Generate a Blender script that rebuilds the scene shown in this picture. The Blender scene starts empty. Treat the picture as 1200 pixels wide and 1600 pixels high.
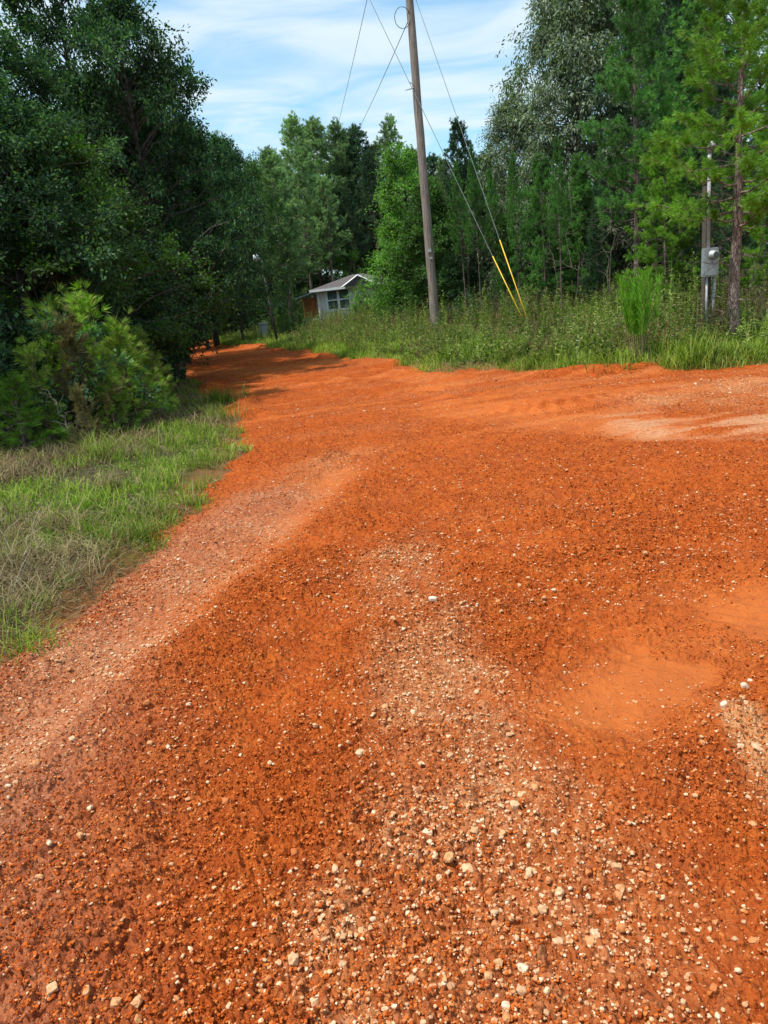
import bpy, math, random
import numpy as np
from mathutils import Vector, Matrix
R = math.radians

# ------------------------------------------------------------------ camera, sky, sun, exposure
scene = bpy.context.scene
COL = scene.collection
CAM_Z, PITCH, ROLL, FPX = 1.6, 16.0, 6.3, 1155.0       # FPX: focal length in pixels of the 1200x1600 frame
p_, r_ = R(PITCH), R(ROLL)
FWD = np.array([0, math.cos(p_), -math.sin(p_)])
RT0 = np.array([1.0, 0, 0]); UP0 = np.cross(RT0, FWD)
UPV = UP0 * math.cos(r_) + RT0 * math.sin(r_)
RTV = RT0 * math.cos(r_) - UP0 * math.sin(r_)
cam_d = bpy.data.cameras.new('camera'); cam = bpy.data.objects.new('camera', cam_d); COL.objects.link(cam)
cam_d.sensor_fit = 'VERTICAL'; cam_d.sensor_height = 36.0; cam_d.lens = 36.0 * FPX / 1600.0
cam_d.clip_start = 0.05; cam_d.clip_end = 2000
M3 = Matrix(((RTV[0], UPV[0], -FWD[0]), (RTV[1], UPV[1], -FWD[1]), (RTV[2], UPV[2], -FWD[2])))
cam.matrix_world = Matrix.Translation((0, 0, CAM_Z)) @ M3.to_4x4()
scene.camera = cam

SUN_EL, SUN_AZ = 65.0, -112.0        # azimuth measured from +Y towards +X (negative: to the left)
world = bpy.data.worlds.new('World'); scene.world = world; world.use_nodes = True
nt = world.node_tree; nt.nodes.clear()
def N(tree, t, **kw):
    n = tree.nodes.new(t)
    for k, v in kw.items():
        setattr(n, k, v)
    return n
wo = N(nt, 'ShaderNodeOutputWorld'); bg = N(nt, 'ShaderNodeBackground')
sky = N(nt, 'ShaderNodeTexSky', sky_type='NISHITA', sun_disc=False)
sky.sun_elevation = R(SUN_EL); sky.sun_rotation = R(SUN_AZ)
sky.air_density = 1.0; sky.dust_density = 1.5; sky.ozone_density = 2.0
tc = N(nt, 'ShaderNodeTexCoord')
sep = N(nt, 'ShaderNodeSeparateXYZ'); nt.links.new(tc.outputs['Generated'], sep.inputs[0])
zc = N(nt, 'ShaderNodeMath', operation='MAXIMUM'); nt.links.new(sep.outputs['Z'], zc.inputs[0]); zc.inputs[1].default_value = 0.06
dx = N(nt, 'ShaderNodeMath', operation='DIVIDE'); nt.links.new(sep.outputs['X'], dx.inputs[0]); nt.links.new(zc.outputs[0], dx.inputs[1])
dy = N(nt, 'ShaderNodeMath', operation='DIVIDE'); nt.links.new(sep.outputs['Y'], dy.inputs[0]); nt.links.new(zc.outputs[0], dy.inputs[1])
cx = N(nt, 'ShaderNodeCombineXYZ'); nt.links.new(dx.outputs[0], cx.inputs[0]); nt.links.new(dy.outputs[0], cx.inputs[1])
mp = N(nt, 'ShaderNodeMapping'); nt.links.new(cx.outputs[0], mp.inputs[0])
mp.inputs['Rotation'].default_value = (0, 0, R(25)); mp.inputs['Scale'].default_value = (1.25, 1.5, 1); mp.inputs['Location'].default_value = (0.9, 0.3, 0)
cn = N(nt, 'ShaderNodeTexNoise'); nt.links.new(mp.outputs[0], cn.inputs['Vector'])
cn.inputs['Scale'].default_value = 0.8; cn.inputs['Detail'].default_value = 7; cn.inputs['Roughness'].default_value = 0.52; cn.inputs['Distortion'].default_value = 1.2
cr = N(nt, 'ShaderNodeMapRange', interpolation_type='SMOOTHSTEP'); nt.links.new(cn.outputs['Fac'], cr.inputs[0])
cr.inputs[1].default_value = 0.30; cr.inputs[2].default_value = 0.68; cr.inputs[3].default_value = 0.14; cr.inputs[4].default_value = 0.90
mx = N(nt, 'ShaderNodeMix', data_type='RGBA'); nt.links.new(cr.outputs[0], mx.inputs[0])
gain = N(nt, 'ShaderNodeMix', data_type='RGBA', blend_type='MULTIPLY'); gain.inputs[0].default_value = 1
nt.links.new(sky.outputs[0], gain.inputs[6]); gain.inputs[7].default_value = (1.45, 2.1, 2.1, 1)
nt.links.new(gain.outputs[2], mx.inputs[6]); mx.inputs[7].default_value = (7.6, 8.8, 9.4, 1)
nt.links.new(mx.outputs[2], bg.inputs[0]); bg.inputs[1].default_value = 0.105
nt.links.new(bg.outputs[0], wo.inputs[0])

sd = bpy.data.lights.new('sun', 'SUN'); sd.energy = 4.6; sd.angle = R(2.5); sd.color = (1.0, 0.95, 0.86)
sun = bpy.data.objects.new('sun', sd); COL.objects.link(sun)
sdir = Vector((math.sin(R(SUN_AZ)) * math.cos(R(SUN_EL)), math.cos(R(SUN_AZ)) * math.cos(R(SUN_EL)), math.sin(R(SUN_EL))))
sun.rotation_euler = sdir.to_track_quat('Z', 'Y').to_euler()
scene.view_settings.view_transform = 'Standard'; scene.view_settings.look = 'None'
scene.view_settings.exposure = 0.08; scene.view_settings.gamma = 1.0
scene.cycles.max_bounces = 8; scene.cycles.transparent_max_bounces = 8
scene.cycles.diffuse_bounces = 3; scene.cycles.glossy_bounces = 2; scene.cycles.transmission_bounces = 4

rng = np.random.default_rng(7); random.seed(7)

# ------------------------------------------------------------------ geometry of the view: pixel <-> world
def ray(u, v):
    d = FWD * FPX + RTV * (u - 600) + UPV * (800 - v)
    return d / np.linalg.norm(d)
def G(u, v, z=0.0):
    d = ray(u, v); t = (z - CAM_Z) / d[2]
    return (d[0] * t, d[1] * t)
def P(u, v, D):
    d = ray(u, v); t = D / math.hypot(d[0], d[1])
    return np.array([d[0] * t, d[1] * t, CAM_Z + d[2] * t])

# ------------------------------------------------------------------ noise
def hsh(ix, iy, s):
    h = (ix.astype(np.int64) * 374761393 + iy.astype(np.int64) * 668265263 + s * 2147483647) & 0xFFFFFFFF
    h = ((h ^ (h >> 13)) * 1274126177) & 0xFFFFFFFF
    h = ((h ^ (h >> 16)) * 2246822519) & 0xFFFFFFFF
    return ((h ^ (h >> 15)) & 0xFFFFFF) / float(0xFFFFFF)
def vn(x, y, s=0):
    ix = np.floor(x); iy = np.floor(y); fx = x - ix; fy = y - iy
    fx = fx * fx * (3 - 2 * fx); fy = fy * fy * (3 - 2 * fy)
    a = hsh(ix, iy, s); b = hsh(ix + 1, iy, s); c = hsh(ix, iy + 1, s); d = hsh(ix + 1, iy + 1, s)
    return (a * (1 - fx) + b * fx) * (1 - fy) + (c * (1 - fx) + d * fx) * fy
def fbm(x, y, s=0, o=4):
    t = 0; a = 0.5; n = 0
    for i in range(o):
        t = t + a * vn(x * 2 ** i, y * 2 ** i, s + i); n += a; a *= 0.5
    return t / n
def lumps(x, y, cell, s, fill=0.8):
    """rounded clods: max over neighbouring cells of a dome of random size"""
    gx = x / cell; gy = y / cell; ix = np.floor(gx); iy = np.floor(gy); out = np.zeros_like(gx)
    for i in (-1, 0, 1):
        for j in (-1, 0, 1):
            cxx = ix + i; cyy = iy + j
            px = cxx + hsh(cxx, cyy, s); py = cyy + hsh(cxx, cyy, s + 11); rr = hsh(cxx, cyy, s + 23)
            rad = 0.25 + 0.6 * rr
            d2 = ((gx - px) ** 2 + (gy - py) ** 2) / (rad * rad)
            hgt = np.sqrt(np.clip(1 - d2, 0, 1)) * rad * (hsh(cxx, cyy, s + 37) < fill)
            out = np.maximum(out, hgt)
    return out * cell

# ------------------------------------------------------------------ road outline (from the verge and bank lines)
near_left = [(0, 1035), (60, 995), (110, 962), (160, 925), (205, 893), (250, 855), (292, 815), (326, 785), (334, 758), (368, 722), (384, 695),
             (374, 658), (350, 630), (312, 608), (288, 590), (276, 568), (272, 552), (276, 542), (296, 536), (322, 532)]
far_edge = [(344, 533), (352, 541), (400, 540), (445, 545), (500, 553), (560, 564), (620, 571), (690, 585), (730, 580), (790, 577), (860, 585),
            (940, 583), (1000, 579), (1100, 578), (1200, 571), (1320, 566)]
road_poly = [(-14.0, -12.0), (-4.6, -1.0), (-2.9, 1.4)] + [G(*q) for q in near_left] + [G(*q) for q in far_edge] + [(30.0, 21.5), (40, 14), (30, -12)]
RP = np.array(road_poly)
def sdf(x, y):
    """signed distance to the road outline, negative on the road"""
    d = np.full(x.shape, 1e9); inside = np.zeros(x.shape, bool); n = len(RP)
    for i in range(n):
        ax, ay = RP[i]; bx, by = RP[(i + 1) % n]
        ex, ey = bx - ax, by - ay; wx, wy = x - ax, y - ay
        t = np.clip((wx * ex + wy * ey) / (ex * ex + ey * ey + 1e-12), 0, 1)
        d = np.minimum(d, (wx - ex * t) ** 2 + (wy - ey * t) ** 2)
        c = ((ay <= y) & (by > y)) | ((by <= y) & (ay > y))
        xi = ax + (y - ay) / (by - ay if by != ay else 1e-9) * ex
        inside ^= c & (x < xi)
    d = np.sqrt(d)
    return np.where(inside, -d, d)
def ss(a, b, x):
    t = np.clip((x - a) / (b - a), 0, 1); return t * t * (3 - 2 * t)
def road_d(x, y):
    rr = np.hypot(x, y)
    w = 0.10 + 0.012 * rr
    return sdf(x, y) + (fbm(x * 1.6, y * 1.6, 5, 4) - 0.5) * 2.4 * w + (vn(x * 11, y * 11, 9) - 0.5) * 0.10
def macro(x, y, d=None):
    if d is None: d = road_d(x, y)
    leftside = ss(3, -3, x + 0.08 * (y - 12))
    h = (fbm(x * 0.25, y * 0.25, 31, 3) - 0.5) * 0.10
    off = np.maximum(d, 0)
    rise_r = 0.16 * ss(0, 0.6, off) + 0.42 * ss(0.5, 8, off)
    rise_l = 0.05 * ss(0, 0.35, off) + 0.22 * ss(0.3, 6, off)
    h = h + (rise_r * (1 - leftside) + rise_l * leftside)
    h = h + off * 0.0 + (fbm(x * 0.9, y * 0.9, 41, 3) - 0.5) * 0.12 * ss(0, 1, off)
    # low windrow of loose clay along the far edge of the road
    far = ss(9, 13, y)
    h = h + far * 0.13 * np.exp(-((d + 0.28) / 0.26) ** 2) * ss(0.38, 0.62, fbm(x * 0.8, y * 0.8, 77, 3)) 
    return h
def Hs(x, y):
    return float(macro(np.array([float(x)]), np.array([float(y)]))[0])

def band(x, y, pts, w0, w1, soft=1.0, z=0.0):
    """1 inside a stroke along projected points, its half width going from w0 to w1"""
    q = np.array([G(*a) for a in pts]); best = np.zeros(x.shape); n = len(q) - 1
    for i in range(n):
        ax, ay = q[i]; bx, by = q[i + 1]; ex, ey = bx - ax, by - ay
        t = np.clip(((x - ax) * ex + (y - ay) * ey) / (ex * ex + ey * ey), 0, 1)
        dd = np.sqrt((x - ax - ex * t) ** 2 + (y - ay - ey * t) ** 2)
        w = w0 + (w1 - w0) * (i + t) / n
        best = np.maximum(best, 1 - ss(1 - 0.55 * soft, 1 + 0.55 * soft, dd / w))
    return best
def masks(x, y):
    n1 = fbm(x * 1.3, y * 1.3, 101, 4); n2 = fbm(x * 5, y * 5, 121, 3)
    wob = 0.55 + 0.9 * n1
    left = band(x, y, [(540, 715), (440, 770), (330, 860), (200, 950), (60, 1070), (-80, 1240), (-250, 1500)], 0.42, 0.42)
    mid = band(x, y, [(625, 870), (650, 960), (665, 1060), (690, 1160), (660, 1290), (625, 1420), (600, 1620)], 0.22, 0.24, 1.3)
    mid2 = band(x, y, [(760, 1080), (800, 1200), (900, 1300), (940, 1420), (900, 1640)], 0.15, 0.26, 1.6) * 0.45
    farR = band(x, y, [(1010, 628), (1100, 618), (1230, 606), (1500, 590)], 0.5, 1.5)
    gravel = np.clip(left * 0.62 + mid * 0.9 + mid2 + farR, 0, 1) * np.clip(wob, 0, 1.2) * (0.45 + 0.75 * ss(0.35, 0.65, fbm(x * 3.1, y * 3.1, 131, 3)))
    beige = band(x, y, [(985, 652), (1040, 672), (1120, 668), (1230, 655), (1500, 640)], 0.3, 0.75, 1.7) * 0.75 * ss(0.34, 0.66, fbm(x * 1.8, y * 5.0, 141, 4))
    packR = band(x, y, [(1230, 955), (1110, 1010), (1010, 1080), (940, 1120)], 0.42, 0.20, 1.7) * (0.5 + 0.6 * ss(0.35, 0.6, fbm(x * 3, y * 3, 151, 3)))
    packL = band(x, y, [(520, 740), (440, 820), (330, 905), (150, 1040), (0, 1180)], 0.26, 0.26, 1.2) * 0.6
    packF = band(x, y, [(700, 640), (860, 655), (1010, 668)], 0.5, 0.5, 1.4) * 0.6 + band(x, y, [(330, 580), (460, 580), (520, 566)], 0.8, 0.9, 1.2) * 0.7 \
        + band(x, y, [(700, 602), (640, 590)], 0.6, 0.4, 1.3) * 0.5
    rad_ = np.hypot(x, y); stre = ss(0.48, 0.66, fbm(x * 0.30 + 0.12 * y, y * 2.4 - x * 0.5, 161, 4)) * ss(6.5, 10.5, rad_)
    packF = packF + 0.55 * stre
    gravel = gravel + 0.25 * ss(0.55, 0.7, fbm(x * 0.4, y * 3.3, 171, 3)) * ss(7, 11, rad_)
    pale = band(x, y, [(1150, 1120), (1200, 1190), (1290, 1290)], 0.06, 0.13, 1.0) * (n2 > 0.40)
    return gravel, beige, packR, packL, packF, pale, n1, n2

# ------------------------------------------------------------------ material helpers
def mat(name):
    m = bpy.data.materials.new(name); m.use_nodes = True; m.node_tree.nodes.clear(); return m
def lk(t, a, b): t.links.new(a, b)
def ramp(t, fac, stops):
    n = N(t, 'ShaderNodeValToRGB'); e = n.color_ramp.elements
    while len(e) < len(stops): e.new(0.5)
    for i, (p, c) in enumerate(stops):
        e[i].position = p; e[i].color = (*c, 1)
    lk(t, fac, n.inputs[0]); return n.outputs[0]
def noise(t, vec, scale, detail=4, rough=0.55, dist=0.0):
    n = N(t, 'ShaderNodeTexNoise'); lk(t, vec, n.inputs['Vector'])
    n.inputs['Scale'].default_value = scale; n.inputs['Detail'].default_value = detail
    n.inputs['Roughness'].default_value = rough; n.inputs['Distortion'].default_value = dist
    return n.outputs['Fac']
def mix(t, f, a, b, mode='MIX'):
    n = N(t, 'ShaderNodeMix', data_type='RGBA', blend_type=mode)
    for inp, val in ((n.inputs[0], f), (n.inputs[6], a), (n.inputs[7], b)):
        if isinstance(val, (int, float)): inp.default_value = val
        elif isinstance(val, tuple): inp.default_value = (*val, 1)
        else: lk(t, val, inp)
    return n.outputs[2]
def maprange(t, v, a, b, c=0.0, d=1.0):
    n = N(t, 'ShaderNodeMapRange'); lk(t, v, n.inputs[0])
    for i, q in enumerate((a, b, c, d)): n.inputs[i + 1].default_value = q
    return n.outputs[0]
def mth(t, op, a, b=None):
    n = N(t, 'ShaderNodeMath', operation=op)
    for i, q in enumerate((a, b)):
        if q is None: continue
        if isinstance(q, (int, float)): n.inputs[i].default_value = q
        else: lk(t, q, n.inputs[i])
    return n.outputs[0]
def finish(m, color, rough=0.9, bump=None, bstr=0.5, bdist=0.01, metal=0.0, spec=0.3, chain=None):
    t = m.node_tree; b = N(t, 'ShaderNodeBsdfPrincipled'); o = N(t, 'ShaderNodeOutputMaterial'); lk(t, b.outputs[0], o.inputs[0])
    if isinstance(color, tuple): b.inputs['Base Color'].default_value = (*color, 1)
    else: lk(t, color, b.inputs['Base Color'])
    if isinstance(rough, float): b.inputs['Roughness'].default_value = rough
    else: lk(t, rough, b.inputs['Roughness'])
    b.inputs['Metallic'].default_value = metal; b.inputs['Specular IOR Level'].default_value = spec
    if bump is not None:
        n = N(t, 'ShaderNodeBump'); n.inputs['Strength'].default_value = bstr; n.inputs['Distance'].default_value = bdist
        lk(t, bump, n.inputs['Height']); last = n
        if chain is not None:
            n2 = N(t, 'ShaderNodeBump'); n2.inputs['Strength'].default_value = chain[1]; n2.inputs['Distance'].default_value = chain[2]
            lk(t, chain[0], n2.inputs['Height']); lk(t, n.outputs[0], n2.inputs['Normal']); last = n2
        lk(t, last.outputs[0], b.inputs['Normal'])
    return m
def geo_pos(t):
    return N(t, 'ShaderNodeNewGeometry').outputs['Position']
def island(t):
    return N(t, 'ShaderNodeNewGeometry').outputs['Random Per Island']
def attr(t, name):
    n = N(t, 'ShaderNodeAttribute'); n.attribute_name = name; return n

def simple(name, c1, c2, scale=6, rough=0.8, bstr=0.3, bdist=0.01, metal=0.0, spec=0.3, vec='Object', stretch=None):
    m = mat(name); t = m.node_tree; v = N(t, 'ShaderNodeTexCoord').outputs[vec]
    if stretch:
        mpn = N(t, 'ShaderNodeMapping'); mpn.inputs['Scale'].default_value = stretch; lk(t, v, mpn.inputs[0]); v = mpn.outputs[0]
    f = noise(t, v, scale, 6, 0.6)
    c = ramp(t, f, [(0.3, c1), (0.7, c2)])
    return finish(m, c, rough, f, bstr, bdist, metal, spec)

def leaf_mat(name, cols, trans=0.35, rough=0.5, spec=0.35, clump=0.8, cvar=0.45, tcol=None):
    """cols: colours of single leaves; clump: world scale of the slow colour variation"""
    m = mat(name); t = m.node_tree
    isl = island(t); n = len(cols)
    c = ramp(t, isl, [(i / (n - 1), cols[i]) for i in range(n)])
    f = noise(t, geo_pos(t), clump, 2, 0.5)
    g = maprange(t, f, 0.3, 0.7, 1 - cvar, 1 + cvar)
    oi = N(t, 'ShaderNodeObjectInfo').outputs['Random']
    g2 = maprange(t, oi, 0, 1, 0.82, 1.18)
    gg = mth(t, 'MULTIPLY', g, g2)
    cc = N(t, 'ShaderNodeCombineColor'); lk(t, gg, cc.inputs[0]); lk(t, gg, cc.inputs[1]); lk(t, mth(t, 'MULTIPLY', gg, 0.95), cc.inputs[2])
    c = mix(t, 1.0, c, cc.outputs[0], 'MULTIPLY')
    b = N(t, 'ShaderNodeBsdfPrincipled'); lk(t, c, b.inputs['Base Color']); b.inputs['Roughness'].default_value = rough
    b.inputs['Specular IOR Level'].default_value = spec
    tr = N(t, 'ShaderNodeBsdfTranslucent')
    hs = mix(t, 1.0, c, (1.5, 1.9, 0.7) if tcol is None else tcol, 'MULTIPLY'); lk(t, hs, tr.inputs[0])
    ms = N(t, 'ShaderNodeMixShader'); ms.inputs[0].default_value = trans
    lk(t, b.outputs[0], ms.inputs[1]); lk(t, tr.outputs[0], ms.inputs[2])
    o = N(t, 'ShaderNodeOutputMaterial'); lk(t, ms.outputs[0], o.inputs[0]); return m

def bark_mat(name, c1, c2, c3, sc=9.0):
    m = mat(name); t = m.node_tree; v = N(t, 'ShaderNodeTexCoord').outputs['Object']
    mpn = N(t, 'ShaderNodeMapping'); mpn.inputs['Scale'].default_value = (1, 1, 0.35); lk(t, v, mpn.inputs[0])
    vo = N(t, 'ShaderNodeTexVoronoi', feature='DISTANCE_TO_EDGE'); vo.inputs['Scale'].default_value = sc * 2
    nd = noise(t, mpn.outputs[0], sc, 6, 0.65)
    av = mix(t, 0.25, mpn.outputs[0], N(t, 'ShaderNodeTexNoise').outputs['Color'])
    lk(t, mpn.outputs[0], vo.inputs['Vector'])
    e = maprange(t, vo.outputs['Distance'], 0.0, 0.12)
    c = ramp(t, nd, [(0.3, c1), (0.5, c2), (0.7, c3)])
    c = mix(t, maprange(t, e, 0, 1, 0.55, 0.0), c, tuple(x * 0.3 for x in c1))
    return finish(m, c, 0.95, mth(t, 'ADD', e, nd), 0.8, 0.02, spec=0.15)

# ------------------------------------------------------------------ mesh helpers
class MB:
    def __init__(s): s.v = []; s.q = []; s.t = []; s.n = 0
    def add(s, v, f):
        v = np.asarray(v, float).reshape(-1, 3); f = np.asarray(f, int)
        if len(v) == 0: return
        (s.q if f.shape[1] == 4 else s.t).append(f + s.n); s.v.append(v); s.n += len(v)
    def addp(s, v, fs):
        """a few polygons, mixed sizes (quads and tris only)"""
        v = np.asarray(v, float); s.v.append(v)
        for f in fs:
            (s.q if len(f) == 4 else s.t).append(np.array([f]) + s.n)
        s.n += len(v)
    def box(s, c, size, rot=None, taper=1.0):
        a = np.array([[x, y, z] for z in (-.5, .5) for y in (-.5, .5) for x in (-.5, .5)], float)
        a[4:, :2] *= taper
        a = a * np.array(size)
        if rot is not None: a = a @ np.array(rot).T
        s.add(a + np.array(c), [[0, 2, 3, 1], [4, 5, 7, 6], [0, 1, 5, 4], [2, 6, 7, 3], [0, 4, 6, 2], [1, 3, 7, 5]])
    def tube(s, pts, rad, k=8, cap=True):
        pts = np.asarray(pts, float); n = len(pts); rad = np.broadcast_to(np.asarray(rad, float), (n,))
        tg = np.gradient(pts, axis=0); tg /= np.linalg.norm(tg, axis=1)[:, None] + 1e-9
        ref = np.array([0, 0, 1.0]) if abs(tg[0][2]) < 0.9 else np.array([1.0, 0, 0])
        a = np.cross(tg, ref); a /= np.linalg.norm(a, axis=1)[:, None] + 1e-9; b = np.cross(tg, a)
        th = np.arange(k) * 2 * math.pi / k
        ring = a[:, None, :] * np.cos(th)[None, :, None] + b[:, None, :] * np.sin(th)[None, :, None]
        v = pts[:, None, :] + ring * rad[:, None, None]
        i = np.arange(n - 1)[:, None] * k; j = np.arange(k)[None, :]; j2 = (j + 1) % k
        f = np.stack([i + j, i + j2, i + k + j2, i + k + j], -1).reshape(-1, 4)
        v = v.reshape(-1, 3)
        if cap:
            v = np.vstack([v, pts[-1], pts[0]]); m = n * k
            s.add(v, f)
            jj = np.arange(k)
            t1 = np.stack([(n - 1) * k + jj, (n - 1) * k + (jj + 1) % k, np.full(k, m)], -1)
            t2 = np.stack([(jj + 1) % k, jj, np.full(k, m + 1)], -1)
            s.t.append(np.vstack([t1, t2]) + s.n - len(v))
        else: s.add(v, f)
    def mesh(s, name, smooth=False):
        v = np.vstack(s.v) if s.v else np.zeros((0, 3))
        q = np.vstack(s.q) if s.q else np.zeros((0, 4), int); t = np.vstack(s.t) if s.t else np.zeros((0, 3), int)
        me = bpy.data.meshes.new(name); me.vertices.add(len(v)); me.vertices.foreach_set('co', v.astype(np.float32).ravel())
        me.loops.add(q.size + t.size); me.loops.foreach_set('vertex_index', np.concatenate([q.ravel(), t.ravel()]).astype(np.int32))
        me.polygons.add(len(q) + len(t))
        me.polygons.foreach_set('loop_start', np.concatenate([np.arange(len(q)) * 4, q.size + np.arange(len(t)) * 3]).astype(np.int32))
        me.polygons.foreach_set('use_smooth', np.full(len(q) + len(t), smooth))
        me.update(calc_edges=True); return me
def link(name, me, m, parent=None, loc=None, rot=None):
    me.materials.clear(); me.materials.append(m)
    o = bpy.data.objects.new(name, me); COL.objects.link(o)
    if parent: o.parent = parent
    if loc is not None: o.location = loc
    if rot is not None: o.rotation_euler = rot
    return o
def tag(o, label=None, cat=None, group=None, kind=None):
    if label: o['label'] = label
    if cat: o['category'] = cat
    if group: o['group'] = group
    if kind: o['kind'] = kind
    return o
def empty(name, loc, rz=0.0, label=None, cat=None, group=None):
    o = bpy.data.objects.new(name, None); COL.objects.link(o); o.location = loc; o.rotation_euler = (0, 0, rz)
    return tag(o, label, cat, group)
def copy_tree(o, parent=None):
    c = o.copy(); COL.objects.link(c); c.parent = parent
    for ch in [x for x in o.children]:
        copy_tree(ch, c)
    return c
def unit(v): return v / (np.linalg.norm(v, axis=-1, keepdims=True) + 1e-9)
def rdir(n, g=rng): return unit(g.normal(size=(n, 3)))

# ------------------------------------------------------------------ ground sheet: road + land, one shared grid
def build_ground():
    th = np.concatenate([np.linspace(-180, -47, 40, endpoint=False), np.linspace(-47, -40, 20, endpoint=False), np.linspace(-40, 40, 780, endpoint=False),
                         np.linspace(40, 47, 20, endpoint=False), np.linspace(47, 180, 40, endpoint=False)])
    rr = np.concatenate([np.linspace(0.05, 0.95, 12, endpoint=False), np.exp(np.linspace(math.log(0.95), math.log(60), 1380, endpoint=False)),
                         np.exp(np.linspace(math.log(60), math.log(900), 40))])
    T, Q = np.meshgrid(R(1) * th, rr); x = (np.sin(T) * Q).ravel(); y = (np.cos(T) * Q).ravel(); rad = Q.ravel()
    d = road_d(x, y); z = macro(x, y, d)
    gr, beige, packR, packL, packF, pale, n1, n2 = masks(x, y)
    pack = np.clip(packR * 1.0 + packL + packF + beige, 0, 1)
    rough = (1 - 0.88 * pack) * (0.55 + 0.9 * fbm(x * 2.2, y * 2.2, 201, 3))
    near = np.clip(rough, 0, 1.3)
    on = ss(0.12, -0.05, d)
    f1 = np.clip((16 - rad) / 8, 0, 1); f2 = np.clip((9 - rad) / 4, 0, 1); f3 = np.clip((5.5 - rad) / 2, 0, 1)
    wx = x + (fbm(x * 14, y * 14, 301, 2) - .5) * 0.03; wy = y + (fbm(x * 14, y * 14, 303, 2) - .5) * 0.03
    disp = lumps(wx, wy, 0.075, 211, 0.18) * 0.16 * f1 + lumps(wx, wy, 0.032, 221, 0.55) * 0.38 * f1 + lumps(wx, wy, 0.018, 231, 0.85) * 0.70 * f2 + lumps(wx, wy, 0.011, 241, 0.85) * 0.75 * f3
    disp += (fbm(x * 9, y * 9, 251, 4) - 0.5) * 0.030
    z = z + on * near * disp * 1.45 + on * (fbm(x * 2.5, y * 2.5, 261, 3) - 0.5) * 0.035
    # bulldozer cleat ribs and long ruts
    def ribs(pts, w, spacing, amp, ang):
        m = band(x, y, pts, w, w, 1.0)
        a = R(ang); s = x * math.cos(a) + y * math.sin(a) + (vn(x * 1.5, y * 1.5, 9) - .5) * 0.08
        return m * amp * (0.5 + 0.5 * np.sin(s * 2 * math.pi / spacing)) ** 2
    z = z + ribs([(810, 638), (960, 628)], 0.45, 0.22, 0.075, 15) + ribs([(520, 722), (660, 700)], 0.3, 0.13, 0.035, 85)
    z = z + ribs([(470, 570), (760, 620)], 0.8, 0.55, 0.04, 75) * 0.8 + ribs([(760, 900), (1000, 960)], 0.5, 0.085, 0.016, 60)
    z = z + ribs([(380, 565), (640, 600)], 1.6, 0.42, 0.05, 62) + ribs([(1010, 800), (1250, 850)], 0.9, 0.16, 0.022, 80)
    for pts, w, dep in (([(545, 705), (470, 790), (350, 890), (180, 1020), (-40, 1200)], 0.17, 0.035), ([(620, 740), (560, 860), (470, 1020), (330, 1260), (180, 1600)], 0.12, 0.018),
                        ([(1200, 930), (1090, 1010), (960, 1110)], 0.3, 0.02), ([(1230, 680), (1040, 685), (900, 668)], 0.25, 0.03), ([(860, 590), (700, 600), (560, 590)], 0.3, 0.03)):
        b = band(x, y, pts, w, w, 1.4); z = z - b * dep
        b2 = band(x, y, pts, w * 2.1, w * 2.1, 1.2) - b; z = z + np.clip(b2, 0, 1) * dep * 0.6 * on
    land = ss(0, 0.3, d)
    z = z + land * (fbm(x * 5, y * 5, 271, 4) - 0.5) * 0.07 * ss(60, 10, rad)
    v = np.stack([x, y, z], -1)
    nr, nth = Q.shape
    i = np.arange(nr - 1)[:, None]; j = np.arange(nth)[None, :]; j2 = (j + 1) % nth
    f = np.stack([i * nth + j, (i + 1) * nth + j, (i + 1) * nth + j2, i * nth + j2], -1).reshape(-1, 4)[:, ::-1]
    dc = d[f].mean(1); road = dc < 0
    m1 = np.stack([np.clip(gr, 0, 1), np.clip(beige, 0, 1), np.clip(pack, 0, 1), np.clip(pale, 0, 1)], -1)
    m2 = np.stack([np.clip(d / 8 + 0.5, 0, 1), near.clip(0, 1), (band(x, y, [(-60, 1000), (60, 1180), (20, 1400), (-20, 1620)], 0.55, 0.30, 1.7) * (0.4 + 0.8 * n1) + 0.8 * band(x, y, [(420, 780), (250, 900), (60, 1040), (-120, 1220)], 0.4, 0.5, 1.5)).clip(0, 1), packL.clip(0, 1)], -1)
    out = []
    for nm, sel in (('road', road), ('ground', ~road)):
        fs = f[sel]; used = np.unique(fs); re = np.full(len(v), -1); re[used] = np.arange(len(used))
        mb = MB(); mb.add(v[used], re[fs])
        if nm == 'ground':                 # close the small hole under the camera is on the road side
            pass
        else:
            c = np.array([[0, 0, float(z[:nth].mean())]]); base = mb.n; mb.v.append(c); mb.n += 1
            jj = np.arange(nth); mb.t.append(np.stack([re[jj], re[(jj + 1) % nth], np.full(nth, base)], -1)[:, ::-1])
        me = mb.mesh(nm, True)
        for an, dat in (('m1', m1), ('m2', m2)):
            a = me.attributes.new(an, 'FLOAT_COLOR', 'POINT'); dd = dat[used]
            if len(me.vertices) > len(dd): dd = np.vstack([dd, dat[:1]])
            a.data.foreach_set('color', dd.astype(np.float32).ravel())
        out.append(me)
    return out

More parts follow.
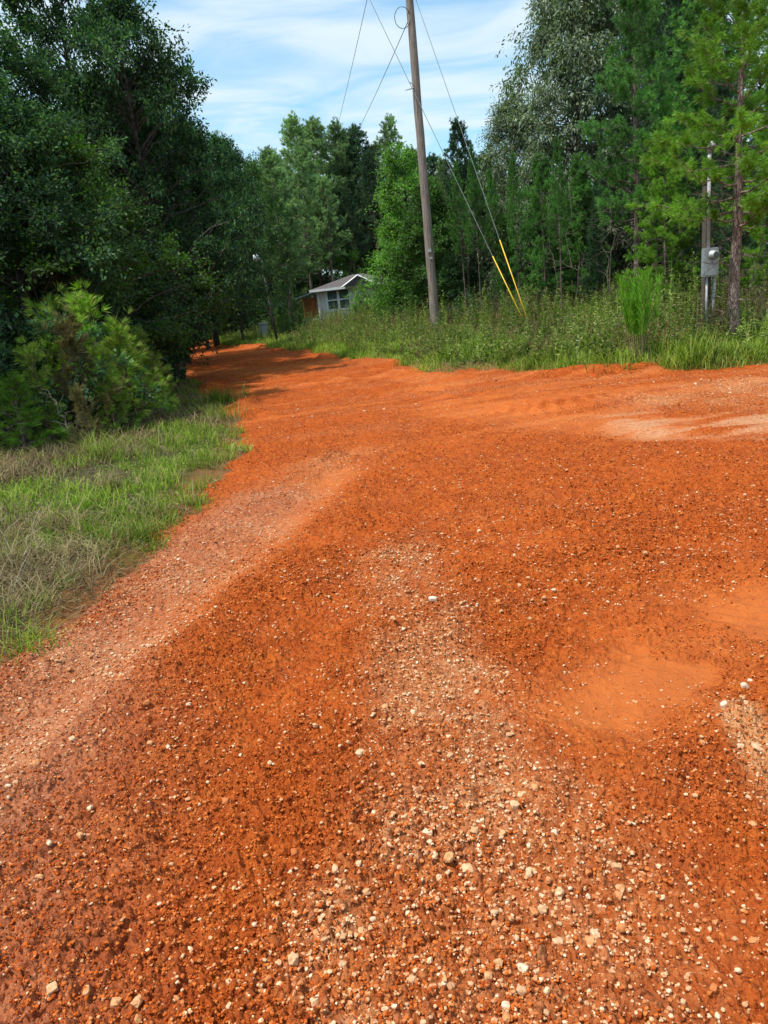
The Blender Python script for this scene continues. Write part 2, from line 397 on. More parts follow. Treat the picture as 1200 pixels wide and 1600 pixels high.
def clay_material():
    m = mat('red_clay'); t = m.node_tree; pos = geo_pos(t)
    a1 = N(t, 'ShaderNodeSeparateColor'); q1 = attr(t, 'm1'); lk(t, q1.outputs['Color'], a1.inputs[0])
    a2 = N(t, 'ShaderNodeSeparateColor'); q2 = attr(t, 'm2'); lk(t, q2.outputs['Color'], a2.inputs[0])
    nbig = noise(t, pos, 0.7, 3, 0.5); nmid = noise(t, pos, 7, 5, 0.6); nfine = noise(t, pos, 70, 5, 0.7); nsp = noise(t, pos, 28, 4, 0.6)
    c = ramp(t, nmid, [(0.25, (0.25, 0.044, 0.008)), (0.5, (0.41, 0.082, 0.012)), (0.78, (0.54, 0.138, 0.022))])
    c = mix(t, maprange(t, nbig, 0.35, 0.7, 0, 0.45), c, (0.46, 0.085, 0.011))
    c = mix(t, maprange(t, nsp, 0.55, 0.75, 0, 0.5), c, (0.66, 0.22, 0.055))
    c = mix(t, maprange(t, nfine, 0.30, 0.55, 0.55, 0.0), c, (0.20, 0.028, 0.006))  # fine hollows tinted darker: crevice shade put into the clay colour
    pack = mth(t, 'MULTIPLY', a1.outputs[2], 0.55)
    c = mix(t, pack, c, (0.54, 0.155, 0.038))
    gm = mth(t, 'MULTIPLY', a1.outputs[0], 0.45)
    gcol = ramp(t, nsp, [(0.3, (0.34, 0.12, 0.045)), (0.5, (0.52, 0.25, 0.11)), (0.7, (0.64, 0.42, 0.24))])
    c = mix(t, gm, c, gcol)
    c = mix(t, mth(t, 'MULTIPLY', a2.outputs[2], 0.55), c, ramp(t, nsp, [(0.3, (0.26, 0.085, 0.045)), (0.6, (0.42, 0.19, 0.11)), (0.75, (0.56, 0.34, 0.22))]))
    c = mix(t, maprange(t, noise(t, pos, 1.6, 4, 0.6), 0.5, 0.72, 0.0, 0.5), c, (0.30, 0.070, 0.022))
    bm = mth(t, 'MULTIPLY', a1.outputs[1], maprange(t, nmid, 0.2, 0.55, 0.45, 1.0))
    c = mix(t, bm, c, ramp(t, nsp, [(0.3, (0.36, 0.16, 0.08)), (0.7, (0.58, 0.35, 0.20))]))
    c = mix(t, mth(t, 'MULTIPLY', q1.outputs['Alpha'], 0.45), c, ramp(t, nsp, [(0.35, (0.60, 0.30, 0.10)), (0.65, (0.80, 0.56, 0.30))]))
    # bump: crumbs, finer than the grid
    v1 = N(t, 'ShaderNodeTexVoronoi'); lk(t, pos, v1.inputs['Vector']); v1.inputs['Scale'].default_value = 60
    v2 = N(t, 'ShaderNodeTexVoronoi'); lk(t, pos, v2.inputs['Vector']); v2.inputs['Scale'].default_value = 22
    h1 = mth(t, 'MULTIPLY', mth(t, 'SUBTRACT', 1.0, v1.outputs['Distance']), a2.outputs[1])
    h2 = mth(t, 'MULTIPLY', mth(t, 'SUBTRACT', 1.0, v2.outputs['Distance']), a2.outputs[1])
    hh = mth(t, 'ADD', h2, mth(t, 'MULTIPLY', nmid, 1.2))
    return finish(m, c, 0.95, hh, 1.0, 0.028, spec=0.12, chain=(mth(t, 'ADD', h1, nfine), 0.9, 0.010))

def soil_material():
    m = mat('verge_soil'); t = m.node_tree; pos = geo_pos(t)
    q2 = attr(t, 'm2'); a2 = N(t, 'ShaderNodeSeparateColor'); lk(t, q2.outputs['Color'], a2.inputs[0])
    n1 = noise(t, pos, 1.2, 4, 0.6); n2 = noise(t, pos, 14, 6, 0.7); n3 = noise(t, pos, 60, 4, 0.7)
    c = ramp(t, n2, [(0.3, (0.045, 0.030, 0.018)), (0.5, (0.11, 0.085, 0.050)), (0.72, (0.22, 0.18, 0.11))])
    g = ramp(t, n2, [(0.3, (0.025, 0.045, 0.010)), (0.7, (0.09, 0.14, 0.03))])
    c = mix(t, maprange(t, n1, 0.35, 0.6, 0.1, 0.8), c, g)
    near_edge = maprange(t, a2.outputs[0], 0.5, 0.565, 1.0, 0.0)
    c = mix(t, mth(t, 'MULTIPLY', near_edge, maprange(t, n2, 0.3, 0.6, 1.0, 0.45)), c, (0.40, 0.13, 0.045))
    deep = maprange(t, a2.outputs[0], 0.9, 1.0, 0.0, 0.85)
    c = mix(t, deep, c, ramp(t, n3, [(0.3, (0.03, 0.022, 0.014)), (0.7, (0.10, 0.07, 0.045))]))
    return finish(m, c, 0.95, mth(t, 'ADD', n2, n3), 0.9, 0.03, spec=0.1)

me_road, me_ground = build_ground()
tag(link('road', me_road, clay_material()), kind='structure')
tag(link('ground', me_ground, soil_material()), kind='structure')

# ------------------------------------------------------------------ stones and clods on the road
ICO = None
def ico(sub):
    import bmesh
    bm = bmesh.new(); bmesh.ops.create_icosphere(bm, subdivisions=sub, radius=1.0)
    v = np.array([w.co[:] for w in bm.verts]); f = np.array([[w.index for w in q.verts] for q in bm.faces]); bm.free(); return v, f
ICO1, ICO2 = ico(1), ico(2)
def pebbles(xs, ys, size, base, flat=(0.45, 0.9), sink=0.25, jag=0.30, seed=1):
    g = np.random.default_rng(seed); n = len(xs); bv, bf = base; k = len(bv)
    sc = np.stack([size * g.uniform(0.7, 1.25, n), size * g.uniform(0.6, 1.1, n), size * g.uniform(flat[0], flat[1], n)], -1)
    v = bv[None] * (1 + g.uniform(-jag, jag, (n, k, 1))); v = np.clip(v, -0.82, 0.78) * sc[:, None, :]
    a = g.uniform(0, 6.283, n); tl = g.normal(0, 0.3, n); ca, sa = np.cos(a), np.sin(a); ct, st = np.cos(tl), np.sin(tl)
    y1 = v[..., 1] * ct[:, None] - v[..., 2] * st[:, None]; z1 = v[..., 1] * st[:, None] + v[..., 2] * ct[:, None]
    x2 = v[..., 0] * ca[:, None] - y1 * sa[:, None]; y2 = v[..., 0] * sa[:, None] + y1 * ca[:, None]
    z0 = ground_z(xs, ys)
    v = np.stack([x2 + xs[:, None], y2 + ys[:, None], z1 + (z0 + size * (0.5 - sink))[:, None]], -1)
    f = (bf[None] + (np.arange(n) * k)[:, None, None]).reshape(-1, 3)
    return v.reshape(-1, 3), f
# nearest-vertex lookup of the built surface (polar grid)
_gv = np.empty(len(me_road.vertices) * 3, np.float32); me_road.vertices.foreach_get('co', _gv); _gv = _gv.reshape(-1, 3)
_cell = {}
_GX0, _GS = -8.0, 0.02
_nx = 1200
_hm = np.full((_nx, _nx), np.nan, np.float32)
_ix = ((_gv[:, 0] - _GX0) / _GS).astype(int); _iy = (_gv[:, 1] / _GS).astype(int)
_ok = (_ix >= 0) & (_ix < _nx) & (_iy >= 0) & (_iy < _nx) & (_gv[:, 1] >= 0)
_hm[_iy[_ok], _ix[_ok]] = _gv[_ok, 2]
def ground_z(x, y):
    ix = np.clip(((x - _GX0) / _GS).astype(int), 0, _nx - 1); iy = np.clip((y / _GS).astype(int), 0, _nx - 1)
    z = _hm[iy, ix].astype(float)
    inr = (x > _GX0) & (x < _GX0 + _nx * _GS) & (y > 0) & (y < _nx * _GS)
    return np.where(np.isnan(z) | ~inr, macro(x, y), z)
def scatter(n, rmin, rmax, seed, power=1.0, ang=36):
    g = np.random.default_rng(seed)
    r = np.exp(g.uniform(math.log(rmin), math.log(rmax), n)) if power == 0 else (g.uniform(rmin ** power, rmax ** power, n)) ** (1 / power)
    t = R(1) * g.uniform(-ang, ang, n)
    return np.sin(t) * r, np.cos(t) * r, g
def build_stones():
    mb = MB()
    for (n, r0, r1, pw, s0, s1, base, seed, k0, k1) in ((130000, 1.0, 5.5, 0.9, 0.0028, 0.0080, ICO1, 11, 0.08, 0.95), (70000, 3.5, 16, 0.6, 0.0045, 0.012, ICO1, 12, 0.09, 0.95),
                                                         (5200, 1.0, 7, 1.0, 0.009, 0.017, ICO2, 13, 0.07, 0.6), (14000, 10, 30, 1.0, 0.012, 0.03, ICO1, 14, 0.02, 1.0)):
        x, y, g = scatter(n, r0, r1, seed, pw)
        d = road_d(x, y); gr, beige, packR, packL, packF, pale, n1, n2 = masks(x, y)
        cl = ss(0.35, 0.65, fbm(x * 3.5, y * 3.5, 401, 3))
        prob = k0 * 1.7 * (0.45 + 0.9 * cl) + (k1 - k0) * gr ** 1.3 + 0.3 * pale - 0.12 * packR
        keep = (d < -0.02) & (g.uniform(size=n) < prob)
        x, y = x[keep], y[keep]
        sz = s0 + (s1 - s0) * g.uniform(size=len(x)) ** 2.6
        v, f = pebbles(x, y, sz, base, seed=seed)
        mb.add(v, f)
    return mb.mesh('gravel')
def stone_material():
    m = mat('gravel_stone'); t = m.node_tree
    c = ramp(t, island(t), [(0.0, (0.42, 0.12, 0.03)), (0.22, (0.52, 0.20, 0.07)), (0.42, (0.60, 0.33, 0.15)), (0.62, (0.50, 0.31, 0.17)), (0.82, (0.68, 0.46, 0.26)), (1.0, (0.72, 0.58, 0.40))])
    nz = noise(t, geo_pos(t), 90, 3, 0.6)
    c = mix(t, maprange(t, nz, 0.42, 0.66, 0.0, 0.6), c, (0.46, 0.13, 0.035))
    return finish(m, c, 0.8, nz, 0.5, 0.004, spec=0.25)
tag(link('gravel', build_stones(), stone_material()), kind='stuff')
def build_clods():
    mb = MB()
    for (n, r0, r1, pw, s0, s1, seed, k0) in ((170000, 1.0, 5.0, 0.9, 0.0022, 0.0072, 21, 0.8), (80000, 4, 14, 0.6, 0.0045, 0.012, 22, 0.8)):
        x, y, g = scatter(n, r0, r1, seed, pw); d = road_d(x, y)
        gr, beige, packR, packL, packF, pale, n1, n2 = masks(x, y)
        cl = ss(0.30, 0.62, fbm(x * 2.2, y * 2.2, 201, 3))
        keep = (d < -0.02) & (g.uniform(size=n) < k0 * (0.15 + cl) * (1 - 0.92 * np.clip(packR + packL + packF + beige, 0, 1)))
        x, y = x[keep], y[keep]; sz = s0 + (s1 - s0) * g.uniform(size=len(x)) ** 2.8
        v, f = pebbles(x, y, sz, ICO1, flat=(0.5, 1.0), sink=0.35, jag=0.35, seed=seed); mb.add(v, f)
    return mb.mesh('clay_clods')
def clod_material():
    m = mat('clay_clod'); t = m.node_tree
    c = ramp(t, island(t), [(0.0, (0.22, 0.036, 0.008)), (0.5, (0.42, 0.085, 0.013)), (1.0, (0.58, 0.17, 0.038))])
    nz = noise(t, geo_pos(t), 120, 3, 0.6)
    return finish(m, c, 0.95, nz, 0.6, 0.004, spec=0.1)
tag(link('soil_crumbs', build_clods(), clod_material()), kind='stuff')

M_PALE = simple('pale_rock', (0.46, 0.32, 0.20), (0.74, 0.66, 0.54), 40, 0.85, 0.5, 0.004)
M_TAN = simple('tan_rock', (0.48, 0.24, 0.11), (0.70, 0.50, 0.32), 50, 0.85, 0.5, 0.004)
def rock(u, v, size, label, m=None, group=None, seed=0, flat=(0.5, 0.8)):
    x, y = G(u, v, 0.02); vv, ff = pebbles(np.array([x]), np.array([y]), np.array([size]), ICO2, flat=flat, sink=0.25, jag=0.2, seed=seed)
    mb = MB(); loc = np.array([x, y, Hs(x, y)]); mb.add(vv - loc, ff)
    o = link('stone', mb.mesh('stone'), m or M_TAN, loc=loc); tag(o, label, 'stone', group); return o
rock(1162, 1080, 0.022, 'white broken stone at the right edge of the road, farthest of the white ones', M_PALE, seed=3)
rock(1131, 1106, 0.017, 'tall white sliver of stone left of the broken white stone', M_PALE, seed=4)
rock(1172, 1066, 0.012, 'small white chip just behind the broken white stone', M_PALE, seed=6)
rock(1186, 1172, 0.026, 'flat yellowish cracked stone at the right edge of the road', M_TAN, seed=7, flat=(0.3, 0.4))
rock(867, 1307, 0.016, 'pale angular stone alone on red clay right of the gravel streak', M_PALE, seed=8)
rock(526, 1371, 0.015, 'flat grey-tan stone left of the gravel streak near the bottom', M_TAN, seed=9)
rock(677, 945, 0.022, 'pale round stone beside the top of the gravel streak', M_PALE, seed=10)
rock(815, 1562, 0.014, 'orange-tan pebble at the bottom right of the gravel streak', M_TAN, seed=11)
rock(873, 1487, 0.016, 'wide tan stone half buried right of the gravel streak', M_TAN, seed=12)
rock(565, 1187, 0.017, 'three-cornered tan stone left of the gravel streak', M_TAN, seed=13)
rock(930, 1470, 0.015, 'rounded tan stone right of the wide half buried stone', M_TAN, seed=14)

# ------------------------------------------------------------------ foliage generators
def leaves(pos, axis, nrm, L, W, fold=0.25):
    """pointed leaves: four vertices folded along the midrib (two triangles pairs as one kite quad)"""
    n = len(pos); axis = unit(axis); side = unit(np.cross(axis, nrm)); up = np.cross(side, axis)
    L = np.broadcast_to(L, (n,))[:, None]; W = np.broadcast_to(W, (n,))[:, None]
    v = np.stack([pos, pos + axis * L * 0.45 + side * W * 0.5 + up * W * fold, pos + axis * L, pos + axis * L * 0.45 - side * W * 0.5 + up * W * fold], 1)
    i = np.arange(n)[:, None] * 4
    return v.reshape(-1, 3), np.concatenate([i + np.array([[0, 1, 2]]), i + np.array([[0, 2, 3]])], 0)
def curve(p0, p1, bow, n=6, g=rng, wob=0.04):
    t = np.linspace(0, 1, n)[:, None]; L = np.linalg.norm(p1 - p0)
    w = g.normal(0, wob * L, (n, 3)) * np.sin(t * math.pi)
    return p0 + (p1 - p0) * t + np.array([0, 0, 1.0]) * bow * L * np.sin(t * math.pi) * 0.5 + w

def broadleaf(seed, H=10.0, Rc=3.5, base=0.22, clumps=130, sprigs=9, per=16, L=0.10, W=0.05, tr=0.16, droop=0.35, shape=1.0, csize=0.55, limbs_up=0.3, lean=0.0):
    g = np.random.default_rng(seed); tb = MB(); cb = MB()
    zt = np.linspace(0, H * 0.93, 12); tx = np.cumsum(g.normal(0, 0.05 * H / 12, 12)) + lean * zt; ty = np.cumsum(g.normal(0, 0.05 * H / 12, 12)); tx[0] = ty[0] = 0
    tp = np.stack([tx, ty, zt], -1); trad = tr * (1 - 0.88 * (zt / H) ** 0.8); trad[0] *= 1.35
    tb.tube(tp, trad, 10)
    zb = H * base; cz = g.uniform(0, 1, clumps)
    ph = g.uniform(0, 6.283, clumps); prof = np.sin(np.clip(cz, 0, 1) ** (0.62 * shape) * math.pi) ** 0.65
    lob = 1 + 0.28 * np.sin(ph * 3 + seed) * np.cos(cz * 7 + seed) + g.normal(0, 0.10, clumps)
    rf = g.uniform(0.12, 1, clumps) ** 0.5
    rad = Rc * prof * lob * rf
    z = zb + (H - zb) * cz
    xc = np.interp(z, zt, tx); yc = np.interp(z, zt, ty)
    C = np.stack([xc + rad * np.cos(ph), yc + rad * np.sin(ph), z], -1)
    for i in range(clumps):
        hz = max(H * 0.12, z[i] - rad[i] * limbs_up - g.uniform(0.2, 0.9)); hz = min(hz, H * 0.9)
        p0 = np.array([np.interp(hz, zt, tx), np.interp(hz, zt, ty), hz])
        r0 = float(np.interp(hz, zt, trad)) * 0.38
        tb.tube(curve(p0, C[i], 0.12, 6, g), np.linspace(max(r0, 0.02), 0.008, 6), 5, cap=False)
        out = unit(C[i] - np.array([xc[i], yc[i], z[i] - 0.8]))
        s = int(sprigs * g.uniform(0.6, 1.4)); cs = csize * g.uniform(0.7, 1.35)
        d = unit(out * 0.75 + g.normal(0, 0.75, (s, 3)) * np.array([1, 1, 0.6]))
        st = C[i] + g.normal(0, 0.3 * cs, (s, 3)) * np.array([1, 1, 0.55]); ln = cs * g.uniform(0.7, 1.5, s)
        for k in range(0, s, 3):
            tb.tube(np.array([C[i], st[k] + d[k] * ln[k]]), [0.007, 0.003], 3, cap=False)
        t = g.uniform(0, 1, (s, per)); pos = st[:, None, :] + d[:, None, :] * (ln[:, None] * t)[..., None]
        pos[..., 2] -= droop * 0.5 * (t ** 2) * ln[:, None]
        lat = g.normal(0, 1, (s, per, 3)); pos = (pos + lat * 0.045 * cs / 0.55).reshape(-1, 3)
        ax = unit((lat * 0.8 + d[:, None, :] * 0.8 + np.array([0, 0, -droop]))).reshape(-1, 3)
        nr = unit(g.normal(0, 0.55, (len(pos), 3)) + np.array([0, 0, 1.0]) + 0.35 * out)
        sc = g.uniform(0.7, 1.25, len(pos))
        cb.add(*leaves(pos, ax, nr, L * sc, W * sc))
    return tb.mesh('trunk', True), cb.mesh('crown')

def needles(pos, d, L, W, n, spread, g):
    """tufts of needles: n thin triangles per tuft, splayed round direction d"""
    m = len(pos); P0 = np.repeat(pos, n, 0); D = np.repeat(unit(d), n, 0)
    a = unit(D + g.normal(0, spread, (m * n, 3))); ll = (np.repeat(np.broadcast_to(L, (m,)), n) * g.uniform(0.7, 1.1, m * n))[:, None]
    s = unit(np.cross(a, g.normal(size=(m * n, 3)))) * W * 0.5
    tip = P0 + a * ll + np.array([0, 0, -0.12]) * ll
    v = np.stack([P0 - s * 0.5, P0 + s * 0.5, P0 + a * ll * 0.55 + s, tip], 1); f = (np.arange(m * n)[:, None] * 4)
    return v.reshape(-1, 3), np.concatenate([f + np.array([[0, 1, 2]]), f + np.array([[0, 2, 3]])], 0)

def pine(seed, H=14.0, Rc=2.6, base=0.35, branches=60, subs=6, tufts=4, L=0.17, W=0.010, per=14, tr=0.16, dead=10, up=0.35, top=0.35, bend=0.02, dense=1.0, trunkk=10, deadlen=1.0, spread=0.62):
    g = np.random.default_rng(seed); tb = MB(); cb = MB()
    nz = 16; zt = np.linspace(0, H * 0.985, nz); tx = np.cumsum(g.normal(0, bend * H / nz, nz)); ty = np.cumsum(g.normal(0, bend * H / nz, nz)); tx[0] = ty[0] = 0
    trad = tr * (1 - zt / H * 0.93); trad[0] *= 1.25
    tb.tube(np.stack([tx, ty, zt], -1), trad, trunkk)
    at = lambda z: np.array([np.interp(z, zt, tx), np.interp(z, zt, ty), z])
    ph = g.uniform(0, 6.28)
    TP = []; TD = []
    for i in range(branches):
        c = (i + g.uniform(0, 0.8)) / branches; z = H * (base + (0.985 - base) * c); ph += 2.4 + g.normal(0, 0.3)
        ln = Rc * (1 - c) ** 0.75 * (0.45 + 0.55 * min(1, c * 4 + 0.35)) * g.uniform(0.65, 1.2) + top * 0.8
        e = up * (0.3 + c * 1.9) + g.normal(0, 0.12); d = np.array([math.cos(ph) * math.cos(e), math.sin(ph) * math.cos(e), math.sin(e)])
        p0 = at(z); p1 = p0 + d * ln; pts = curve(p0, p1, -0.16, 6, g, 0.03)
        tb.tube(pts, np.linspace(max(0.012, float(np.interp(z, zt, trad)) * 0.3), 0.007, 6), 5, cap=False)
        ns = max(2, int(subs * (0.5 + ln / Rc)))
        for k in range(ns):
            t = g.uniform(0.25, 1.0); q = pts[0] + (pts[-1] - pts[0]) * t
            i0 = min(4, int(t * 5)); q = pts[i0] + (pts[i0 + 1] - pts[i0]) * (t * 5 - i0) if t < 1 else pts[-1]
            sd_ = unit(d * 0.8 + g.normal(0, 0.6, 3) * np.array([1, 1, 0.55]) + np.array([0, 0, 0.25])); sl = g.uniform(0.25, 0.6) * (0.6 + 0.25 * Rc / 2)
            q1 = q + sd_ * sl
            tb.tube(np.array([q, q1]), [0.007, 0.004], 3, cap=False)
            nt_ = max(2, int(tufts * dense * g.uniform(0.7, 1.3)))
            tt = g.uniform(0.25, 1.0, nt_); tt[0] = 1.0
            TP.append(q + sd_ * sl * tt[:, None] + g.normal(0, 0.03, (nt_, 3))); TD.append(unit(sd_ + g.normal(0, 0.45, (nt_, 3)) + np.array([0, 0, 0.35])))
        TP.append(pts[-1][None]); TD.append(d[None] + np.array([[0, 0, 0.4]]))
    tip = at(H * 0.98); TP.append(tip[None] + g.normal(0, 0.08, (6, 3))); TD.append(np.tile([[0, 0, 1.0]], (6, 1)) + g.normal(0, .3, (6, 3)))
    TP = np.vstack(TP); TD = np.vstack(TD)
    cb.add(*needles(TP, TD, L, W, per, spread, g))
    for i in range(dead):
        z = H * g.uniform(0.08, base + 0.1); a = g.uniform(0, 6.28); ln = g.uniform(0.4, 1.4) * deadlen; p0 = at(z)
        d = np.array([math.cos(a), math.sin(a), g.uniform(-0.25, 0.3)]); pts = curve(p0, p0 + d * ln, 0.2, 6, g, 0.09)
        tb.tube(pts, np.linspace(0.018, 0.004, 6), 5, cap=False)
        for k in range(4):
            q = pts[g.integers(2, 6)]; tb.tube(curve(q, q + unit(d + g.normal(0, 0.7, 3)) * ln * g.uniform(0.2, 0.45), 0.1, 4, g, 0.08), np.linspace(0.006, 0.002, 4), 3, cap=False)
    return tb.mesh('trunk', True), cb.mesh('crown')

def bush(seed, H=2.0, Rb=1.2, stems=26, per=60, L=0.09, W=0.04, g_up=0.8):
    g = np.random.default_rng(seed); tb = MB(); cb = MB()
    for i in range(stems):
        a = g.uniform(0, 6.28); rr = Rb * g.uniform(0.1, 1) ** 0.6; h = H * g.uniform(0.5, 1.0) * (1 - 0.35 * (rr / Rb) ** 2)
        p1 = np.array([rr * math.cos(a), rr * math.sin(a), h]); p0 = p1 * np.array([0.25, 0.25, 0])
        pts = curve(p0, p1, 0.0, 6, g, 0.06); tb.tube(pts, np.linspace(0.014, 0.004, 6), 4, cap=False)
        for s in range(5):
            q = pts[g.integers(1, 6)] + g.normal(0, 0.05, 3); d = unit(np.array([math.cos(a), math.sin(a), 0.4]) * 0.6 + g.normal(0, 0.7, 3)); ln = 0.45 * g.uniform(0.5, 1.2)
            tb.tube(np.array([q, q + d * ln]), [0.005, 0.002], 3, cap=False)
            n = per // 5; t = g.uniform(0, 1.05, n)[:, None]; pos = q + d * ln * t + g.normal(0, 0.03, (n, 3))
            ax = unit(d + g.normal(0, 0.8, (n, 3)) + np.array([0, 0, -0.1])); nr = unit(g.normal(0, 0.5, (n, 3)) + np.array([0, 0, 1]))
            sc = g.uniform(0.6, 1.2, n); cb.add(*leaves(pos, ax, nr, L * sc, W * sc))
    return tb.mesh('stem', True), cb.mesh('foliage')

# ------------------------------------------------------------------ vegetation materials
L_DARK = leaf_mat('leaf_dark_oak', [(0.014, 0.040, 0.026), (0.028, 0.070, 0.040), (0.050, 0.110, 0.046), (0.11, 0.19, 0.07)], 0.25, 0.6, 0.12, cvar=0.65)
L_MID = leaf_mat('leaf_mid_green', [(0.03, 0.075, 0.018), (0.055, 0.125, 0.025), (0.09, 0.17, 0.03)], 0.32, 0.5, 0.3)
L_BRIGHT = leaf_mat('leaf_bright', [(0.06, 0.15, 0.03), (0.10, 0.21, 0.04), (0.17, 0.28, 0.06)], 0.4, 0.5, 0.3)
L_SILVER = leaf_mat('leaf_silver', [(0.05, 0.085, 0.04), (0.12, 0.165, 0.09), (0.30, 0.34, 0.25)], 0.25, 0.45, 0.35, cvar=0.4)
L_BUSH = leaf_mat('leaf_bush', [(0.03, 0.07, 0.015), (0.06, 0.11, 0.02), (0.10, 0.15, 0.03)], 0.3, 0.6, 0.2)
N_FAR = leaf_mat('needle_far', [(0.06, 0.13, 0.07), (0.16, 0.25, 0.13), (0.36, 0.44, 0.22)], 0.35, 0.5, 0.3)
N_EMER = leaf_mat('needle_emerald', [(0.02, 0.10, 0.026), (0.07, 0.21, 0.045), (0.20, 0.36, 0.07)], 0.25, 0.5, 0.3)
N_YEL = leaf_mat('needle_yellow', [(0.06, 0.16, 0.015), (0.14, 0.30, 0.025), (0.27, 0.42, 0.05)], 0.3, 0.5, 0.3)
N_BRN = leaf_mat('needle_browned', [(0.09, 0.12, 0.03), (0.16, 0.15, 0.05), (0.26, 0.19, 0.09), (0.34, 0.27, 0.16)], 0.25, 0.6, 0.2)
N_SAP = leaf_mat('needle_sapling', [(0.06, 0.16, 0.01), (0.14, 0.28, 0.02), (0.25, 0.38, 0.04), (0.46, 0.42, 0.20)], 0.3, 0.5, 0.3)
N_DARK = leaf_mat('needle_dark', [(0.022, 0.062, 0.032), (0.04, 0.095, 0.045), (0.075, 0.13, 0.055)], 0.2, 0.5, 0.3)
G_BROWN = leaf_mat('weed_brown', [(0.12, 0.07, 0.035), (0.22, 0.13, 0.07), (0.34, 0.26, 0.16)], 0.2, 0.7, 0.2, tcol=(1.1, 1.0, 0.8))
B_PINE = bark_mat('bark_pine', (0.10, 0.07, 0.055), (0.26, 0.19, 0.16), (0.44, 0.36, 0.31), 7.0)
B_OAK = bark_mat('bark_oak', (0.05, 0.045, 0.04), (0.12, 0.105, 0.09), (0.22, 0.20, 0.18))

# prototypes: mesh data only, shared by the trees that use them
PR = {}
PR['oakA'] = broadleaf(1, 11, 4.2, 0.10, 210, 13, 20, 0.14, 0.08, 0.20, csize=0.62)
PR['oakB'] = broadleaf(2, 12, 3.8, 0.15, 190, 13, 20, 0.14, 0.08, 0.20, csize=0.62, shape=0.9)
PR['oakH'] = broadleaf(31, 12, 3.9, 0.30, 190, 13, 20, 0.14, 0.08, 0.20, csize=0.62)
PR['oakC'] = broadleaf(3, 9, 3.4, 0.08, 180, 12, 18, 0.14, 0.08, 0.16, csize=0.6)
PR['farA'] = broadleaf(4, 12, 3.4, 0.18, 130, 9, 14, 0.17, 0.10, 0.15, csize=0.75)
PR['farB'] = broadleaf(5, 11, 3.0, 0.12, 120, 9, 14, 0.17, 0.10, 0.14, csize=0.75)
PR['silv'] = broadleaf(6, 14, 4.4, 0.12, 270, 12, 15, 0.19, 0.075, 0.14, droop=0.9, csize=0.75)
PR['sapl'] = broadleaf(8, 4, 1.1, 0.12, 40, 7, 12, 0.16, 0.10, 0.04, csize=0.35)
PR['ivyT'] = broadleaf(9, 9, 2.0, 0.02, 150, 10, 15, 0.15, 0.09, 0.14, csize=0.6)
PR['pinA'] = pine(11, 15, 3.3, 0.26, 120, 11, 6, 0.24, 0.024, 14, 0.17, dead=14, spread=0.42)
PR['pinB'] = pine(12, 14, 2.9, 0.30, 110, 11, 6, 0.24, 0.024, 14, 0.16, dead=14, spread=0.42)
PR['pinC'] = pine(13, 16, 3.1, 0.45, 90, 11, 6, 0.24, 0.024, 14, 0.18, dead=18, spread=0.42)
PR['pinD'] = pine(14, 12, 2.6, 0.06, 130, 10, 6, 0.22, 0.020, 14, 0.13, dead=4)
PR['pinN'] = pine(15, 12, 3.0, 0.30, 70, 11, 7, 0.21, 0.011, 22, 0.20, dead=40, bend=0.03, deadlen=1.1, trunkk=14)
PR['pinM'] = pine(16, 11, 2.7, 0.14, 95, 10, 7, 0.21, 0.014, 18, 0.12, dead=14, bend=0.02)
PR['sapA'] = pine(17, 2.6, 0.62, 0.02, 30, 3, 3, 0.25, 0.007, 26, 0.03, dead=5, up=1.0, top=0.12, deadlen=0.3, spread=0.30)
PR['sapB'] = pine(18, 2.2, 0.72, 0.02, 28, 3, 3, 0.24, 0.007, 26, 0.03, dead=8, up=0.95, top=0.12, deadlen=0.3, spread=0.30)
PR['bshA'] = bush(21, 2.2, 1.5, 46, 90, 0.11, 0.055)
PR['bshB'] = bush(22, 1.6, 1.3, 40, 80, 0.10, 0.05)
PR['bshC'] = bush(23, 2.8, 1.3, 44, 90, 0.13, 0.06)
PH = {k: max(v.co.z for v in list(PR[k][0].vertices)[:400:1]) for k in PR}
for k in PR:
    z = np.empty(len(PR[k][1].vertices) * 3, np.float32); PR[k][1].vertices.foreach_get('co', z); PH[k] = float(z[2::3].max())
MESHMAT = {}
def shared(me, m):
    """one copy of the mesh data per material, so every user of it is an instance"""
    key = (me.name, m.name)
    if key not in MESHMAT:
        c = me if (not me.materials) else me.copy()
        c.materials.clear(); c.materials.append(m); MESHMAT[key] = c
    return MESHMAT[key]
def tree(name, kind, u, v, D, leaf, label, cat='tree', group=None, wide=1.0, bark=None, rz=None, lift=0.0, hz=None, parts=('trunk', 'crown'), foot=None):
    """top of the tree at the view direction of (u, v), D metres away; it stands on the land there"""
    p = P(u, v, D)
    if foot: p = np.array([*P(foot[0], foot[1], D)[:2], p[2]])
    zg = Hs(p[0], p[1]) - 0.05 + lift; h = (p[2] - zg) if hz is None else hz; s = h / PH[kind]
    t = empty(name, (p[0], p[1], zg), rz if rz is not None else random.uniform(0, 6.28), label, cat, group)
    t.scale = (s * wide, s * wide, s)
    for part, me, m in ((parts[0], PR[kind][0], bark or (B_PINE if kind.startswith(('pin', 'sapA', 'sapB')) else B_OAK)), (parts[1], PR[kind][1], leaf)):
        o = bpy.data.objects.new(part, shared(me, m)); COL.objects.link(o); o.parent = t
    return t

